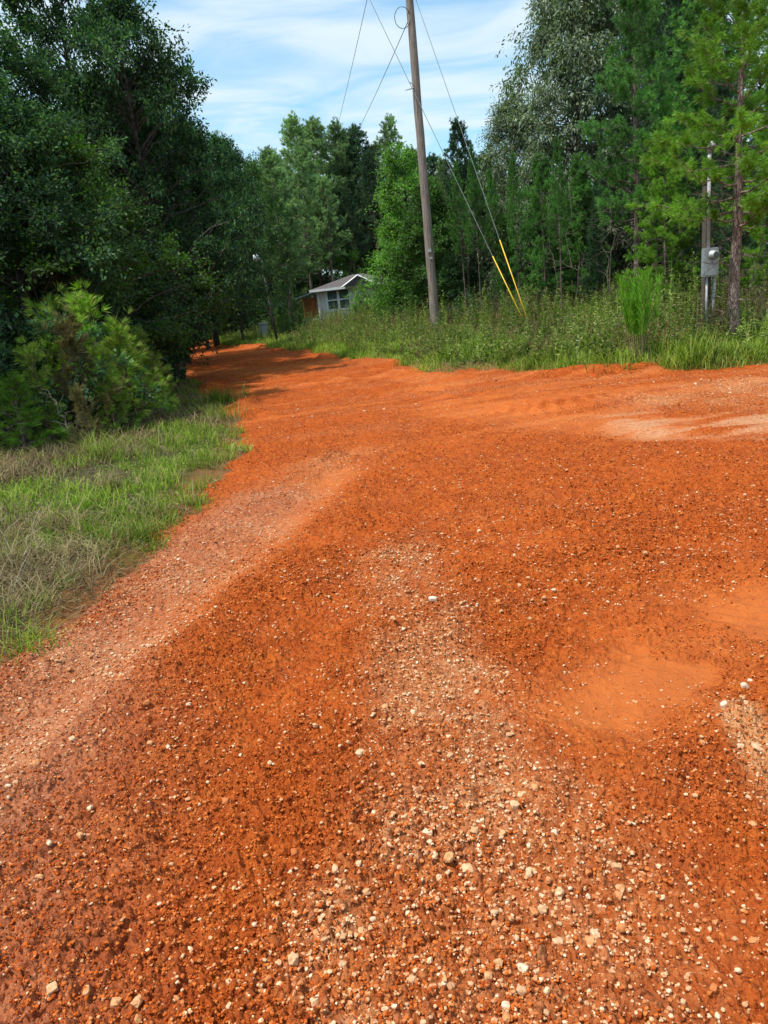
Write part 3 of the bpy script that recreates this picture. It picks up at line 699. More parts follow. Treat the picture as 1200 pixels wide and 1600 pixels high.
# ---- left wood: broadleaf trees, dark side towards us
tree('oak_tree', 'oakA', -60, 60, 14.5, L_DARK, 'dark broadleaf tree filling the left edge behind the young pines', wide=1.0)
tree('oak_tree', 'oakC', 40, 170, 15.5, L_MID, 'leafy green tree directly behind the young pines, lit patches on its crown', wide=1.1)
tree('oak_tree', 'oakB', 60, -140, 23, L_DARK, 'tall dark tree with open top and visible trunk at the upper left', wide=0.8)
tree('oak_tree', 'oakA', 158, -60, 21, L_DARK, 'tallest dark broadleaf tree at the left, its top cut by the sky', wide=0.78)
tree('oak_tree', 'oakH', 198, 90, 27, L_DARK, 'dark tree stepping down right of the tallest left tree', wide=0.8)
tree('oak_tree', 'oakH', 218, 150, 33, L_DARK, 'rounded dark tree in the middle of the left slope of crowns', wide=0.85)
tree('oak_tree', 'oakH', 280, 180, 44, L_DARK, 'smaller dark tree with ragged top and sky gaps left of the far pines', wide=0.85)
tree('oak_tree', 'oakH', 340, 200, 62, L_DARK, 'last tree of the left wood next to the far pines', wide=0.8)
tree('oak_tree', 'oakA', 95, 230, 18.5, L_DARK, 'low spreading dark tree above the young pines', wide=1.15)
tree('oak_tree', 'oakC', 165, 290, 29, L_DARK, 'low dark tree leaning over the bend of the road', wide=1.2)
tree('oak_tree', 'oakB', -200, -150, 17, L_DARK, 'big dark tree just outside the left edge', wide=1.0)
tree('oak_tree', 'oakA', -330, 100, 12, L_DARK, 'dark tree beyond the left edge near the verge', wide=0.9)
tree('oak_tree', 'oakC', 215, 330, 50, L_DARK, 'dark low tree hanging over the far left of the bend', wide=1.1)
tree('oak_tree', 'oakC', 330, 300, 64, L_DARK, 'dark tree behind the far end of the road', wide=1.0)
tree('sweetgum_tree', 'farA', 386, 236, 48, L_MID, 'pale green crown peeping between the left wood and the far pines', wide=0.6)
i = 0
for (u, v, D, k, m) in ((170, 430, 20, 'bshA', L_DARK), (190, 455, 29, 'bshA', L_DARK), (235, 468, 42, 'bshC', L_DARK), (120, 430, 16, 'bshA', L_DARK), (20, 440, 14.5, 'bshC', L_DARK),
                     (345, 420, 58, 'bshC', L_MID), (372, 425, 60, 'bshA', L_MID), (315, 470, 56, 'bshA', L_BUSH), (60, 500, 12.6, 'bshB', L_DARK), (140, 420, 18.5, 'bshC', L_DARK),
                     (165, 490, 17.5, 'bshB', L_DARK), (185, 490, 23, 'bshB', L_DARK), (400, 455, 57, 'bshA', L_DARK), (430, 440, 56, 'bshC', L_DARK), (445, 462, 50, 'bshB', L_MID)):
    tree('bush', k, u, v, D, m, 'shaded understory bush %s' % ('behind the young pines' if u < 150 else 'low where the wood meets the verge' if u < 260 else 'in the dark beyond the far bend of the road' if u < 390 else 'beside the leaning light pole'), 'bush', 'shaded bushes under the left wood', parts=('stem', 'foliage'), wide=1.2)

# ---- young pines on the left verge
tree('young_pine', 'sapA', 120, 432, 12.6, N_SAP, 'tallest young pine on the left verge with upright pale tips', 'young pine', 'young pines on the left verge', wide=1.05, parts=('stem', 'foliage'))
tree('young_pine', 'sapB', 66, 440, 12.8, N_SAP, 'young pine left of the tallest one with browned lower needles', 'young pine', 'young pines on the left verge', parts=('stem', 'foliage'))
tree('young_pine', 'sapB', 178, 478, 12.4, N_SAP, 'bushy young pine nearest the road on the left verge', 'young pine', 'young pines on the left verge', wide=1.15, parts=('stem', 'foliage'))
tree('young_pine', 'sapA', 208, 505, 13.4, N_SAP, 'small young pine behind the bushy one nearest the road', 'young pine', 'young pines on the left verge', wide=1.2, parts=('stem', 'foliage'))
tree('young_pine', 'sapB', 8, 570, 11.0, N_YEL, 'low bright green young pine at the left edge', 'young pine', 'young pines on the left verge', wide=1.6, parts=('stem', 'foliage'))
tree('young_pine', 'sapA', -60, 470, 12.6, N_SAP, 'young pine just beyond the left edge', 'young pine', 'young pines on the left verge', wide=1.2, parts=('stem', 'foliage'))

for (u, v, D, k, m, lab) in ((95, 470, 11.8, 'sapB', N_BRN, 'young pine with browned needles between the green ones'), (150, 520, 11.6, 'sapA', N_SAP, 'short young pine in front of the tallest one'),
                             (40, 520, 11.4, 'sapA', N_SAP, 'short young pine left of the browned one'), (228, 530, 14.5, 'sapB', N_SAP, 'young pine farthest along the verge'), (118, 590, 10.6, 'sapB', N_BRN, 'low browned pine seedling in front of the young pines')):
    tree('young_pine', k, u, v, D, m, lab, 'young pine', 'young pines on the left verge', wide=1.0, parts=('stem', 'foliage'))
# ---- far centre pines
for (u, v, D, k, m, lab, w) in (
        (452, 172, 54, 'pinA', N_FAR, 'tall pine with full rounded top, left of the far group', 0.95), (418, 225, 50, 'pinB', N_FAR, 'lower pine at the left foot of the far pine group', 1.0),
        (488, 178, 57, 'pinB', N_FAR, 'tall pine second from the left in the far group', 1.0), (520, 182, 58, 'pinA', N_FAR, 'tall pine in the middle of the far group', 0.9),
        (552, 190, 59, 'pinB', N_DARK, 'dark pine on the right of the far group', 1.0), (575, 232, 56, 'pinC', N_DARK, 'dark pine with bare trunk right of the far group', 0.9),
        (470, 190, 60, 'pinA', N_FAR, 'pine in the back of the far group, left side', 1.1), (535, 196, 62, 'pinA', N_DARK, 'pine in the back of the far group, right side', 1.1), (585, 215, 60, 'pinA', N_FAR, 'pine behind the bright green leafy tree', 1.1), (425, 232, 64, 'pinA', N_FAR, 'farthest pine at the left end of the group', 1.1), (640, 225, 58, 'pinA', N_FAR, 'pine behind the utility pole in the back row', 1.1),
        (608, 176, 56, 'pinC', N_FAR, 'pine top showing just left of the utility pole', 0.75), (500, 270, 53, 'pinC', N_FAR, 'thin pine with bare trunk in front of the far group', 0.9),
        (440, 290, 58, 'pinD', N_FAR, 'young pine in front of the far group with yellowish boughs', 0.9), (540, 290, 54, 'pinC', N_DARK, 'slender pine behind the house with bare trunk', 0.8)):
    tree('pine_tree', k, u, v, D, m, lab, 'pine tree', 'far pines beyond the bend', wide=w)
tree('sweetgum_tree', 'ivyT', 628, 212, 33, L_BRIGHT, 'bright green leafy tree left of the utility pole', wide=0.95)
tree('sweetgum_tree', 'ivyT', 612, 300, 35, L_BRIGHT, 'lower bright green tree between house and utility pole', wide=0.8)
tree('sweetgum_tree', 'sapl', 538, 362, 53, L_BRIGHT, 'light green sapling rising over the house roof', wide=0.75)
tree('sweetgum_tree', 'ivyT', 660, 270, 31, L_MID, 'green tree right behind the utility pole', wide=1.0)
for (u, v, D, k, m, lab) in ((577, 436, 41, 'bshC', L_BRIGHT, 'bright shrub covering the right part of the house wall'), (604, 425, 36, 'bshC', L_BRIGHT, 'tall bright shrub right of the house'),
                             (632, 430, 33, 'bshC', L_MID, 'green shrub left of the utility pole foot'), (563, 446, 43, 'bshC', L_BRIGHT, 'small shrub right of the house window'),
                             (452, 474, 42, 'bshB', L_MID, 'low shrub left of the orange porch'), (610, 462, 31, 'bshB', L_MID, 'low shrub at the edge of the bank left of the utility pole')):
    tree('bush', k, u, v, D, m, lab, 'bush', parts=('stem', 'foliage'), wide=0.9)

# ---- behind and right of the pole
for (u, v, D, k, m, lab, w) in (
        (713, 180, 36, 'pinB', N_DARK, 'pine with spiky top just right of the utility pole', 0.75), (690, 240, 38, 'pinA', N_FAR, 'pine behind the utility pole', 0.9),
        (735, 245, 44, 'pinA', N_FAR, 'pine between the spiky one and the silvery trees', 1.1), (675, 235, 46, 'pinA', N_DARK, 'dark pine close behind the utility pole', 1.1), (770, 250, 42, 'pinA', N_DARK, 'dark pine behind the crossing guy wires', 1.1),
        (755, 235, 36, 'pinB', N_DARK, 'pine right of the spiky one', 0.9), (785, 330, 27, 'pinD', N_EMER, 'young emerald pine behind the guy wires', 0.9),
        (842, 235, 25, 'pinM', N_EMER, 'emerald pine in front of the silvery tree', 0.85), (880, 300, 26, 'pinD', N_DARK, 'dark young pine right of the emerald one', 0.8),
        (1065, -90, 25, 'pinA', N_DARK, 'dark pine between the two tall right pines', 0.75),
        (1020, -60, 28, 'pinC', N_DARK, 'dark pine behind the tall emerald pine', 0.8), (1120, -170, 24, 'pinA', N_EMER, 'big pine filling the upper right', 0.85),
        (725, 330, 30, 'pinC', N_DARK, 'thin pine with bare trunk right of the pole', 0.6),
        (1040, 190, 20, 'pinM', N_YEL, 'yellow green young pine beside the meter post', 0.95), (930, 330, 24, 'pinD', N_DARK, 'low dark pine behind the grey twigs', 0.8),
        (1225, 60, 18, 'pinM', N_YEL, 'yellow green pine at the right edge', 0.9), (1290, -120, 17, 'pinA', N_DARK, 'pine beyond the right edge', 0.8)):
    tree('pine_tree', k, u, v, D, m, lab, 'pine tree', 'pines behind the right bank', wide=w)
tree('oak_tree', 'silv', 880, -95, 29, L_SILVER, 'tall silvery leaved tree with open crown right of the guy wires', wide=0.85)
tree('oak_tree', 'silv', 800, 135, 31, L_SILVER, 'lower silvery tree with drooping leaves behind the guy wires', wide=0.8, rz=1.2)
tree('oak_tree', 'silv', 960, -130, 33, L_SILVER, 'silvery tree behind the emerald pine', wide=0.8, rz=2.7)
tree('pine_tree', 'pinN', 1175, -180, 14.6, N_YEL, 'near pine at the right with rough trunk and bare dead twigs', 'pine tree', wide=0.95, rz=0.6, foot=(1150, 492))
tree('pine_tree', 'pinN', 990, -60, 21, N_EMER, 'tall emerald pine with straight thin trunk', 'pine tree', 'pines behind the right bank', wide=0.8, rz=2.2, foot=(996, 470))
tree('oak_tree', 'farA', 1010, -160, 34, L_MID, 'leafy green tree high behind the tall emerald pine', wide=0.95)
tree('oak_tree', 'farB', 1150, -200, 30, L_MID, 'leafy green tree high behind the near pine', wide=0.95)
for (u, vt, D, w, lab) in ((712, 250, 27, .45, 'just right of the utility pole'), (735, 225, 25, .4, 'second right of the utility pole'), (765, 260, 27, .4, 'between the pole and the guy wires'), (800, 235, 25, .4, 'right behind the guy guards'),
                          (835, 260, 26, .4, 'right of the guy guards'), (868, 210, 23, .42, 'under the silvery tree'), (900, 240, 25, .4, 'left of the grey saplings'), (935, 230, 24, .4, 'left of the tall emerald pine'), (1035, 200, 22, .4, 'behind the broom plant')):
    tree('pine_tree', 'pinC', u, vt, D, N_EMER if D % 2 else N_DARK, 'slim bare trunked pine at the wood edge ' + lab, 'pine tree', 'slim pines at the wood edge', wide=w)
tree('pine_tree', 'pinD', 1130, 120, 21, N_DARK, 'dark full pine right behind the meter post', 'pine tree', 'pines behind the right bank', wide=1.0)
tree('pine_tree', 'pinM', 905, 235, 25, N_EMER, 'green pine between silvery tree and tall emerald pine', 'pine tree', 'pines behind the right bank', wide=0.9)

# ---- wood behind: trunks and crowns one can tell apart
g2 = np.random.default_rng(99); n_back = 0
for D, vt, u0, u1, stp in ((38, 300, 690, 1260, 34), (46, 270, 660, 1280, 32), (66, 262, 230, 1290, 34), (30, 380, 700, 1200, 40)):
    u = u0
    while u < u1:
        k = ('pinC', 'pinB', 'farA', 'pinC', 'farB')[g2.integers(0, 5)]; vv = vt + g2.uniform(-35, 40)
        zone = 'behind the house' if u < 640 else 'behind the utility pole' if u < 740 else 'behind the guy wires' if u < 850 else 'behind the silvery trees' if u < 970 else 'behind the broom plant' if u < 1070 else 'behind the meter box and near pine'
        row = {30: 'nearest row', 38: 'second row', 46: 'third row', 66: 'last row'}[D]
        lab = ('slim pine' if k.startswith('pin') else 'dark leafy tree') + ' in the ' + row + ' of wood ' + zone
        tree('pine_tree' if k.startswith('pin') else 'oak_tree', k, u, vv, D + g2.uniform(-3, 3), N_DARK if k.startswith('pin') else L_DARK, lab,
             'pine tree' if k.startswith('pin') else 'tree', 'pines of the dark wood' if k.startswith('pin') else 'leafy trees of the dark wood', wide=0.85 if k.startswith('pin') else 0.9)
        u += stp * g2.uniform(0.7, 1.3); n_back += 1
for D, vt, u0, u1, stp in ((27, 445, 700, 1250, 36), (33, 430, 680, 1260, 34), (40, 440, 640, 1280, 44)):
    u = u0
    while u < u1:
        tree('bush', ('bshA', 'bshC', 'bshB')[g2.integers(0, 3)], u, vt + g2.uniform(-15, 22) - (u - 700) * 0.04, D + g2.uniform(-1.5, 1.5), (L_BUSH, L_DARK, L_MID)[g2.integers(0, 3)],
             ('front' if D == 27 else 'middle' if D == 33 else 'back') + ' row undergrowth bush at the wood edge ' + ('behind the utility pole' if u < 740 else 'behind the guy wires' if u < 850 else 'left of the broom plant' if u < 970 else 'behind the broom plant' if u < 1070 else 'behind the meter box'), 'bush', 'undergrowth bushes at the wood edge', parts=('stem', 'foliage'), wide=1.2)
        u += stp * g2.uniform(0.7, 1.3)
# left wood depth
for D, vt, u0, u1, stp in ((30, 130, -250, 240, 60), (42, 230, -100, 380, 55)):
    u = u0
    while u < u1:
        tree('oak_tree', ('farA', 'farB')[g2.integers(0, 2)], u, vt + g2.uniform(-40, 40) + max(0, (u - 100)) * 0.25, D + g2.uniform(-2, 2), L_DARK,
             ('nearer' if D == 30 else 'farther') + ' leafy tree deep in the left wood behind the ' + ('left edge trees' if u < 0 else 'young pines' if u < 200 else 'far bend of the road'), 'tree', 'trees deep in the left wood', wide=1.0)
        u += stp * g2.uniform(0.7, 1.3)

# far-off wood that closes the gaps between trunks
def far_wood():
    g = np.random.default_rng(5); cb = MB(); n = 60000
    a = R(1) * g.uniform(-50, 50, n); r = g.uniform(72, 86, n); hmax = 7 + 3 * np.sin(a * 23) + 2 * np.sin(a * 61)
    z = g.uniform(0, 1, n) ** 0.8 * hmax; pos = np.stack([np.sin(a) * r, np.cos(a) * r, z], -1)
    cb.add(*leaves(pos, rdir(n, g), unit(g.normal(0, .6, (n, 3)) + [0, -0.3, 1]), 0.9, 0.6)); return cb.mesh('distant_wood')
tag(link('distant_woods', far_wood(), N_DARK), kind='stuff')

# ------------------------------------------------------------------ utility pole, wires, guys
M_WOOD = simple('weathered_pole', (0.09, 0.065, 0.05), (0.40, 0.33, 0.29), 8, 0.9, 0.9, 0.012, stretch=(7, 7, 0.3))
M_STEEL = simple('galvanised_steel', (0.34, 0.37, 0.38), (0.52, 0.55, 0.56), 14, 0.5, 0.1, 0.002, 0.55, 0.5)
M_WIRE = simple('guy_strand', (0.12, 0.14, 0.14), (0.24, 0.27, 0.27), 30, 0.6, 0.1, 0.001, 0.3, 0.4)
M_CABLE = simple('line_cable', (0.05, 0.06, 0.07), (0.10, 0.11, 0.12), 30, 0.6, 0.1, 0.001)
M_GUARD = simple('guy_guard', (0.72, 0.42, 0.02), (0.85, 0.55, 0.05), 5, 0.45, 0.1, 0.002, spec=0.4)
M_CERAM = simple('insulator', (0.25, 0.27, 0.28), (0.4, 0.42, 0.42), 20, 0.3, 0.05, 0.001, spec=0.6)
PD = 24.0
pb = P(679, 492, PD); pzg = Hs(pb[0], pb[1]); pb_ = np.array([pb[0], pb[1], pzg - 0.05]); pt = P(640, 0, PD); dirp = (pt - pb) / (pt[2] - pb[2])
pole_top = pb + dirp * (12.6 - pb[2]); pole_bot = pb + dirp * (pzg - 0.1 - pb[2])
pe = empty('utility_pole', tuple(pole_bot), 0, 'weathered grey wooden utility pole leaning slightly left behind the bank', 'utility pole')
mb = MB(); tt = np.linspace(0, 1, 24)[:, None]; gg = np.random.default_rng(3)
mb.tube((pole_top - pole_bot) * tt + gg.normal(0, 0.004, (24, 3)), np.linspace(0.142, 0.10, 24), 20); link('pole', mb.mesh('pole', True), M_WOOD, pe)
arm_dir = unit(P(540, -100, PD) - P(632, -100, PD)); ac = pole_bot + (pole_top - pole_bot) * 0.955
mb = MB(); xr = np.stack([arm_dir, unit(np.cross(arm_dir, [0, 0, 1.0])), np.array([0, 0, 1.0])], 1)
mb.box(ac - pole_bot + arm_dir * 0.9 + xr[:, 1] * 0.17, (3.2, 0.09, 0.12), xr); link('crossarm', mb.mesh('crossarm'), M_WOOD, pe)
for q in (0.3, 2.3):
    mb = MB(); c = ac + arm_dir * q - pole_bot + xr[:, 1] * 0.17 + np.array([0, 0, 0.06]); mb.tube([c, c + [0, 0, 0.05], c + [0, 0, 0.06], c + [0, 0, 0.12], c + [0, 0, 0.16]], [0.015, 0.02, 0.06, 0.055, 0.03], 12); link('insulator', mb.mesh('insulator', True), M_CERAM, pe)
# clamp on the side, at the two small line marks beside the pole
f1 = (pt[2] - 0) and 0
def on_pole(v): 
    a = P(600, v, PD)[2]; return pb + dirp * (a - pb[2])
mb = MB(); c = on_pole(145) - pole_bot; mb.tube([c + [-0.1, -0.1, 0], c + [-0.34, -0.12, -0.04]], [0.022, 0.012], 8); mb.tube([c + [-0.1, -0.1, 0.10], c + [-0.22, -0.12, 0.16]], [0.015, 0.012], 8); link('bracket', mb.mesh('bracket'), M_STEEL, pe)
mb = MB(); th = np.linspace(0.3, 6.0, 20); c = on_pole(34) - pole_bot + np.array([-0.25, -0.1, 0])
mb.tube(np.stack([c[0] + 0.22 * np.cos(th), np.full(20, c[1]), c[2] + 0.27 * np.sin(th)], -1), 0.010, 5); link('cable_loop', mb.mesh('cable_loop', True), M_CABLE, pe)
mb = MB(); c0 = on_pole(400) - pole_bot; mb.box(c0 + np.array([-0.02, -0.145, 0]), (0.12, 0.02, 0.09)); mb.box(c0 + np.array([0.02, -0.147, -0.22]), (0.08, 0.02, 0.05)); link('tag_plate', mb.mesh('tag_plate'), M_STEEL, pe)

AD = 20.5; anc = P(827, 512, AD); anc[2] = Hs(anc[0], anc[1]) ; 
anc_v = P(827, 512, AD)
def on_ray_depth(u, v, D): return P(u, v, D)
top1 = pole_bot + (pole_top - pole_bot) * 0.93
# guy 1 runs to the pole top; guy 2 to the far end of the crossarm
def strand(name, a, b, m, r, sag=0.0, parent=None, n=24):
    t = np.linspace(0, 1, n)[:, None]; a, b = np.array(a), np.array(b); p = a + (b - a) * t; p[:, 2] -= sag * 4 * (t * (1 - t))[:, 0]
    return p
def hit(u, v, depth_pt):
    """point on the view ray nearest to the given distance from the camera"""
    return P(u, v, math.hypot(depth_pt[0], depth_pt[1]))
armend = ac + arm_dir * 2.45
for (u2, v2, tgt, lab, gl) in ((650, 0, top1, 'right-hand guy wire with yellow guard, running up to the pole', 0.30), (578, 0, armend, 'left-hand guy wire with yellow guard, crossing behind the pole', 0.27)):
    Dt = math.hypot(tgt[0], tgt[1]); A = anc_v + np.array([0.04 if u2 > 600 else -0.04, 0, -0.05]); B = P(u2, v2, Dt if u2 > 600 else Dt - 0.4); dd = B - A
    B2 = A + dd * (1.17 if u2 > 600 else 1.21)
    ge = empty('guy_wire', tuple(A), 0, lab, 'guy wire', 'guy wires of the utility pole')
    low = A - dd * 0.09
    mb = MB(); mb.tube(np.array([low - A, (B2 - A)]), 0.0085, 6); link('wire', mb.mesh('wire'), M_WIRE, ge)
    g0 = A - dd * 0.02; mb = MB(); mb.tube(np.array([g0 - A, dd * (0.26 if u2 > 600 else 0.215)]), 0.0145, 10)
    link('guard', mb.mesh('guard', True), M_GUARD, ge)
# lines leaving the pole away from the camera
for (a, b, lab) in (((628, -30, PD), (520, 226, 62), 'thin overhead line farther left of the two leaving the pole'), ((638, 32, PD), (548, 224, 62), 'thin overhead line starting at the cable loop on the pole')):
    p0, p1 = P(*a), P(*b)
    if a[1] < 0: p0 = ac + arm_dir * 0.3
    mb = MB(); mb.tube(strand('w', p0, p1, None, 0, 0.15) - p0, 0.011, 5); o = link('overhead_line', mb.mesh('overhead_line'), M_CABLE, loc=p0); tag(o, lab, 'overhead line', 'overhead lines')

# ------------------------------------------------------------------ meter box on its post
MD = 17.0
def meter():
    c = P(1109, 410, MD); zg = Hs(c[0], c[1]); e = empty('electric_meter', (c[0], c[1], zg), R(8), 'grey electric meter box on a post beside the rough near pine', 'electric meter')
    M_BOX = simple('meter_grey', (0.26, 0.30, 0.31), (0.44, 0.48, 0.49), 9, 0.45, 0.08, 0.004, 0.35, 0.5)
    M_PVC = simple('conduit_grey', (0.30, 0.30, 0.30), (0.56, 0.56, 0.56), 6, 0.5, 0.05, 0.002)
    zc = c[2] - zg; h, w = 0.56, 0.30
    import bmesh
    def bev(name, size, loc, m, par, bw=0.01, rot=None):
        bm = bmesh.new(); bmesh.ops.create_cube(bm, size=1.0)
        for v_ in bm.verts: v_.co = Vector((v_.co.x * size[0], v_.co.y * size[1], v_.co.z * size[2]))
        bmesh.ops.bevel(bm, geom=bm.edges[:], offset=bw, segments=2, affect='EDGES')
        me = bpy.data.meshes.new(name); bm.to_mesh(me); bm.free(); return link(name, me, m, par, loc)
    bx = bev('box', (w, 0.14, h), (0, 0, zc), M_BOX, e, 0.012)
    bx.rotation_euler = (0, R(1), 0)
    bev('upper_cover', (w - 0.03, 0.02, h * 0.50), (0, -0.079, h * 0.23), M_BOX, bx, 0.006)
    bev('lower_cover', (w - 0.03, 0.03, h * 0.40), (0, -0.083, -h * 0.25), M_BOX, bx, 0.006)
    mb = MB(); mb.tube([[0.0, -0.088, h * 0.24], [0.0, -0.12, h * 0.24], [0, -0.122, h * 0.24], [0, -0.20, h * 0.24], [0, -0.215, h * 0.24]], [0.095, 0.095, 0.082, 0.08, 0.06], 24)
    link('meter_ring', mb.mesh('meter_ring', True), M_STEEL, bx)
    mb = MB(); mb.tube([[0.0, -0.2155, h * 0.24], [0, -0.222, h * 0.24]], [0.062, 0.058], 24); mg = simple('meter_glass', (0.02, 0.03, 0.03), (0.06, 0.08, 0.08), 8, 0.1, 0.0, 0.001, spec=0.8); link('meter_face', mb.mesh('meter_face'), mg, bx)
    mb = MB(); mb.box((0.03, -0.10, -0.005), (0.05, 0.02, 0.02)); link('latch', mb.mesh('latch'), M_STEEL, bx)
    mb = MB(); mb.box((0.02, 0.145, (zc + 1.5) / 2 - 0.05), (0.13, 0.13, zc + 1.5)); link('post', mb.mesh('post'), simple('treated_post', (0.06, 0.05, 0.04), (0.15, 0.12, 0.10), 9, 0.9, stretch=(5, 5, .5)), e)
    mb = MB(); mb.tube([[-0.02, 0.03, zc + h / 2 - 0.02], [-0.02, 0.03, zc + h / 2 + 1.75]], 0.034, 12); link('conduit', mb.mesh('conduit', True), M_PVC, e)
    mb = MB(); mb.tube([[-0.02, 0.03, zc + h / 2 + 1.75], [-0.02, 0.03, zc + h / 2 + 1.85], [-0.02, -0.06, zc + h / 2 + 1.9], [-0.02, -0.12, zc + h / 2 + 1.84]], [0.05, 0.055, 0.05, 0.04], 12); link('weatherhead', mb.mesh('weatherhead', True), M_PVC, e)
    mb = MB(); mb.tube([[0.10, 0.0, 0], [0.10, 0.0, zc - h / 2 + 0.01]], 0.028, 12); link('conduit', mb.mesh('conduit', True), M_PVC, e)
    mb = MB(); mb.tube([[-0.06, 0.0, 0], [-0.06, 0.0, zc - h / 2 + 0.01]], 0.022, 12); link('conduit', mb.mesh('conduit', True), M_PVC, e)
meter()

# ------------------------------------------------------------------ the house behind the shrubs
def house():
    HD = 47.0; cl = P(501, 492, HD); zg = Hs(cl[0], cl[1]) - 0.2
    th = R(-6)
    e = empty('house', (cl[0], cl[1], zg), th, 'small white sided house with grey hip roof half hidden by shrubs', 'house')
    px = 1155.0 / HD
    W, Dp, Hw = 4.5, 5.0, 2.9
    ztop = P(495, 453, HD)[2] - zg; Hw = ztop
    m = mat('white_siding'); t = m.node_tree; tcn = N(t, 'ShaderNodeTexCoord').outputs['Object']; wv = N(t, 'ShaderNodeTexWave', bands_direction='Z', wave_profile='SAW'); wv.inputs['Scale'].default_value = 1.6
    lk(t, tcn, wv.inputs['Vector']); nz = noise(t, tcn, 4, 5, 0.6)
    finish(m, ramp(t, nz, [(0.3, (0.62, 0.59, 0.56)), (0.7, (0.82, 0.80, 0.77))]), 0.7, wv.outputs['Fac'], 0.6, 0.03)
    mw = simple('white_trim', (0.72, 0.74, 0.76), (0.82, 0.83, 0.84), 5, 0.5, 0.05)
    # wall with a real opening for the window
    wx0, wx1, wz1 = 0.52, 1.90, Hw - 0.12; wz0 = wz1 - 1.15
    mb = MB()
    for (x0, x1, z0, z1) in ((0, wx0, 0, Hw), (wx1, W, 0, Hw), (wx0, wx1, 0, wz0), (wx0, wx1, wz1, Hw)):
        mb.box(((x0 + x1) / 2, 0.06, (z0 + z1) / 2), (x1 - x0, 0.12, z1 - z0))
    mb.box((0.06, Dp / 2, Hw / 2), (0.12, Dp - 0.24, Hw)); mb.box((W - 0.06, Dp / 2, Hw / 2), (0.12, Dp - 0.24, Hw)); mb.box((W / 2, Dp - 0.06, Hw / 2), (W, 0.12, Hw))
    link('wall', mb.mesh('wall'), m, e)
    mb = MB(); mb.box((-0.03, -0.02, Hw / 2), (0.10, 0.10, Hw)); link('corner_trim', mb.mesh('corner_trim'), mw, e)
    xm = (wx0 + wx1) / 2; zm = (wz0 + wz1) / 2
    mb = MB()
    for (x0, x1, z0, z1) in ((wx0 - .11, wx0 + .04, wz0 - .08, wz1 + .08), (wx1 - .04, wx1 + .11, wz0 - .08, wz1 + .08), (xm - .07, xm + .07, wz0, wz1), (wx0 + .04, xm - .07, wz1 - .03, wz1 + .08), (xm + .07, wx1 - .04, wz1 - .03, wz1 + .08), (wx0 + .04, xm - .07, wz0 - .08, wz0 + .05), (xm + .07, wx1 - .04, wz0 - .08, wz0 + .05),
                             (wx0 + .04, xm - .07, zm - .04, zm + .04), (xm + .07, wx1 - .04, zm - .04, zm + .04)):
        mb.box(((x0 + x1) / 2, -0.02, (z0 + z1) / 2), (x1 - x0, 0.06, z1 - z0))
    wf = link('window', mb.mesh('window'), mw, e)
    mb = MB(); mb.box((xm, 0.05, zm), (wx1 - wx0 - .02, 0.02, wz1 - wz0 - .02)); link('pane', mb.mesh('pane'), simple('window_glass', (0.06, 0.10, 0.10), (0.16, 0.21, 0.20), 3, 0.08, 0.0, 0.001, spec=0.7), wf)
    # hip roof
    o_ = 0.4; rh = (P(540, 428, HD)[2] - zg) - Hw; m_sh = simple('roof_shingles', (0.07, 0.06, 0.062), (0.15, 0.13, 0.13), 14, 0.9, 0.6, 0.02)
    v = [[-o_, -o_, Hw], [W + o_, -o_, Hw], [W + o_, Dp + o_, Hw], [-o_, Dp + o_, Hw], [1.9, Dp / 2, Hw + rh], [W - 1.9, Dp / 2, Hw + rh], [-o_, -o_, Hw + .02], [W + o_, -o_, Hw + .02], [W + o_, Dp + o_, Hw + .02], [-o_, Dp + o_, Hw + .02]]
    mb = MB(); mb.addp(v, [(6, 7, 5, 4), (7, 8, 5), (8, 9, 4, 5), (9, 6, 4), (0, 3, 2, 1)]); rf = link('roof', mb.mesh('roof'), m_sh, e)
    mb = MB(); mb.box((W / 2, -o_ - 0.02, Hw - 0.05), (W + 2 * o_ + 0.08, 0.04, 0.14)); mb.box((-o_ - 0.02, Dp / 2, Hw - 0.05), (0.04, Dp + 2 * o_, 0.14)); mb.box((W + o_ + 0.02, Dp / 2, Hw - 0.05), (0.04, Dp + 2 * o_, 0.14)); link('fascia', mb.mesh('fascia'), mw, rf)
    # cross gable on the right
    gx = 2.6; mb = MB(); v = [[gx - .9, -o_ - .3, Hw + .03], [gx + .9, -o_ - .3, Hw + .03], [gx, -o_ - .3, Hw + .52], [gx - .9, Dp / 2, Hw + .03], [gx + .9, Dp / 2, Hw + .03], [gx, Dp / 2, Hw + .52]]
    mb.addp(v, [(0, 2, 5, 3), (1, 4, 5, 2), (0, 1, 2)]); link('gable_roof', mb.mesh('gable_roof'), m_sh, e)
    mb = MB()
    for sgn in (-1, 1):
        a = np.array([gx + sgn * 1.0, -o_ - .34, Hw - .02]); b = np.array([gx, -o_ - .34, Hw + .56]); mb.tube([a, b], 0.05, 4)
    link('gable_trim', mb.mesh('gable_trim'), mw, e)
    # back wing
    mb = MB(); mb.box((W - 0.3, Dp + 1.2, Hw / 2 + .1), (2.6, 2.2, Hw + .2)); link('rear_wing', mb.mesh('rear_wing'), m, e)
    # orange timber porch on the left with its own sheet roof
    m_or = simple('orange_timber', (0.30, 0.09, 0.025), (0.60, 0.22, 0.06), 5, 0.7, 0.4, 0.02, stretch=(1, 1, 6))
    po = empty('porch', (0, 0, 0)); po.parent = e
    mb = MB()
    for k in range(9): mb.box((-0.58, 1.2 + 0.003 * (k % 2), 0.75 + k * 0.135), (0.98, 0.05, 0.125))
    link('plank_wall', mb.mesh('plank_wall'), m_or, po)
    mb = MB(); mb.box((-1.06, 0.5, 1.0), (0.1, 0.1, 2.0)); link('post', mb.mesh('post'), m_or, po)
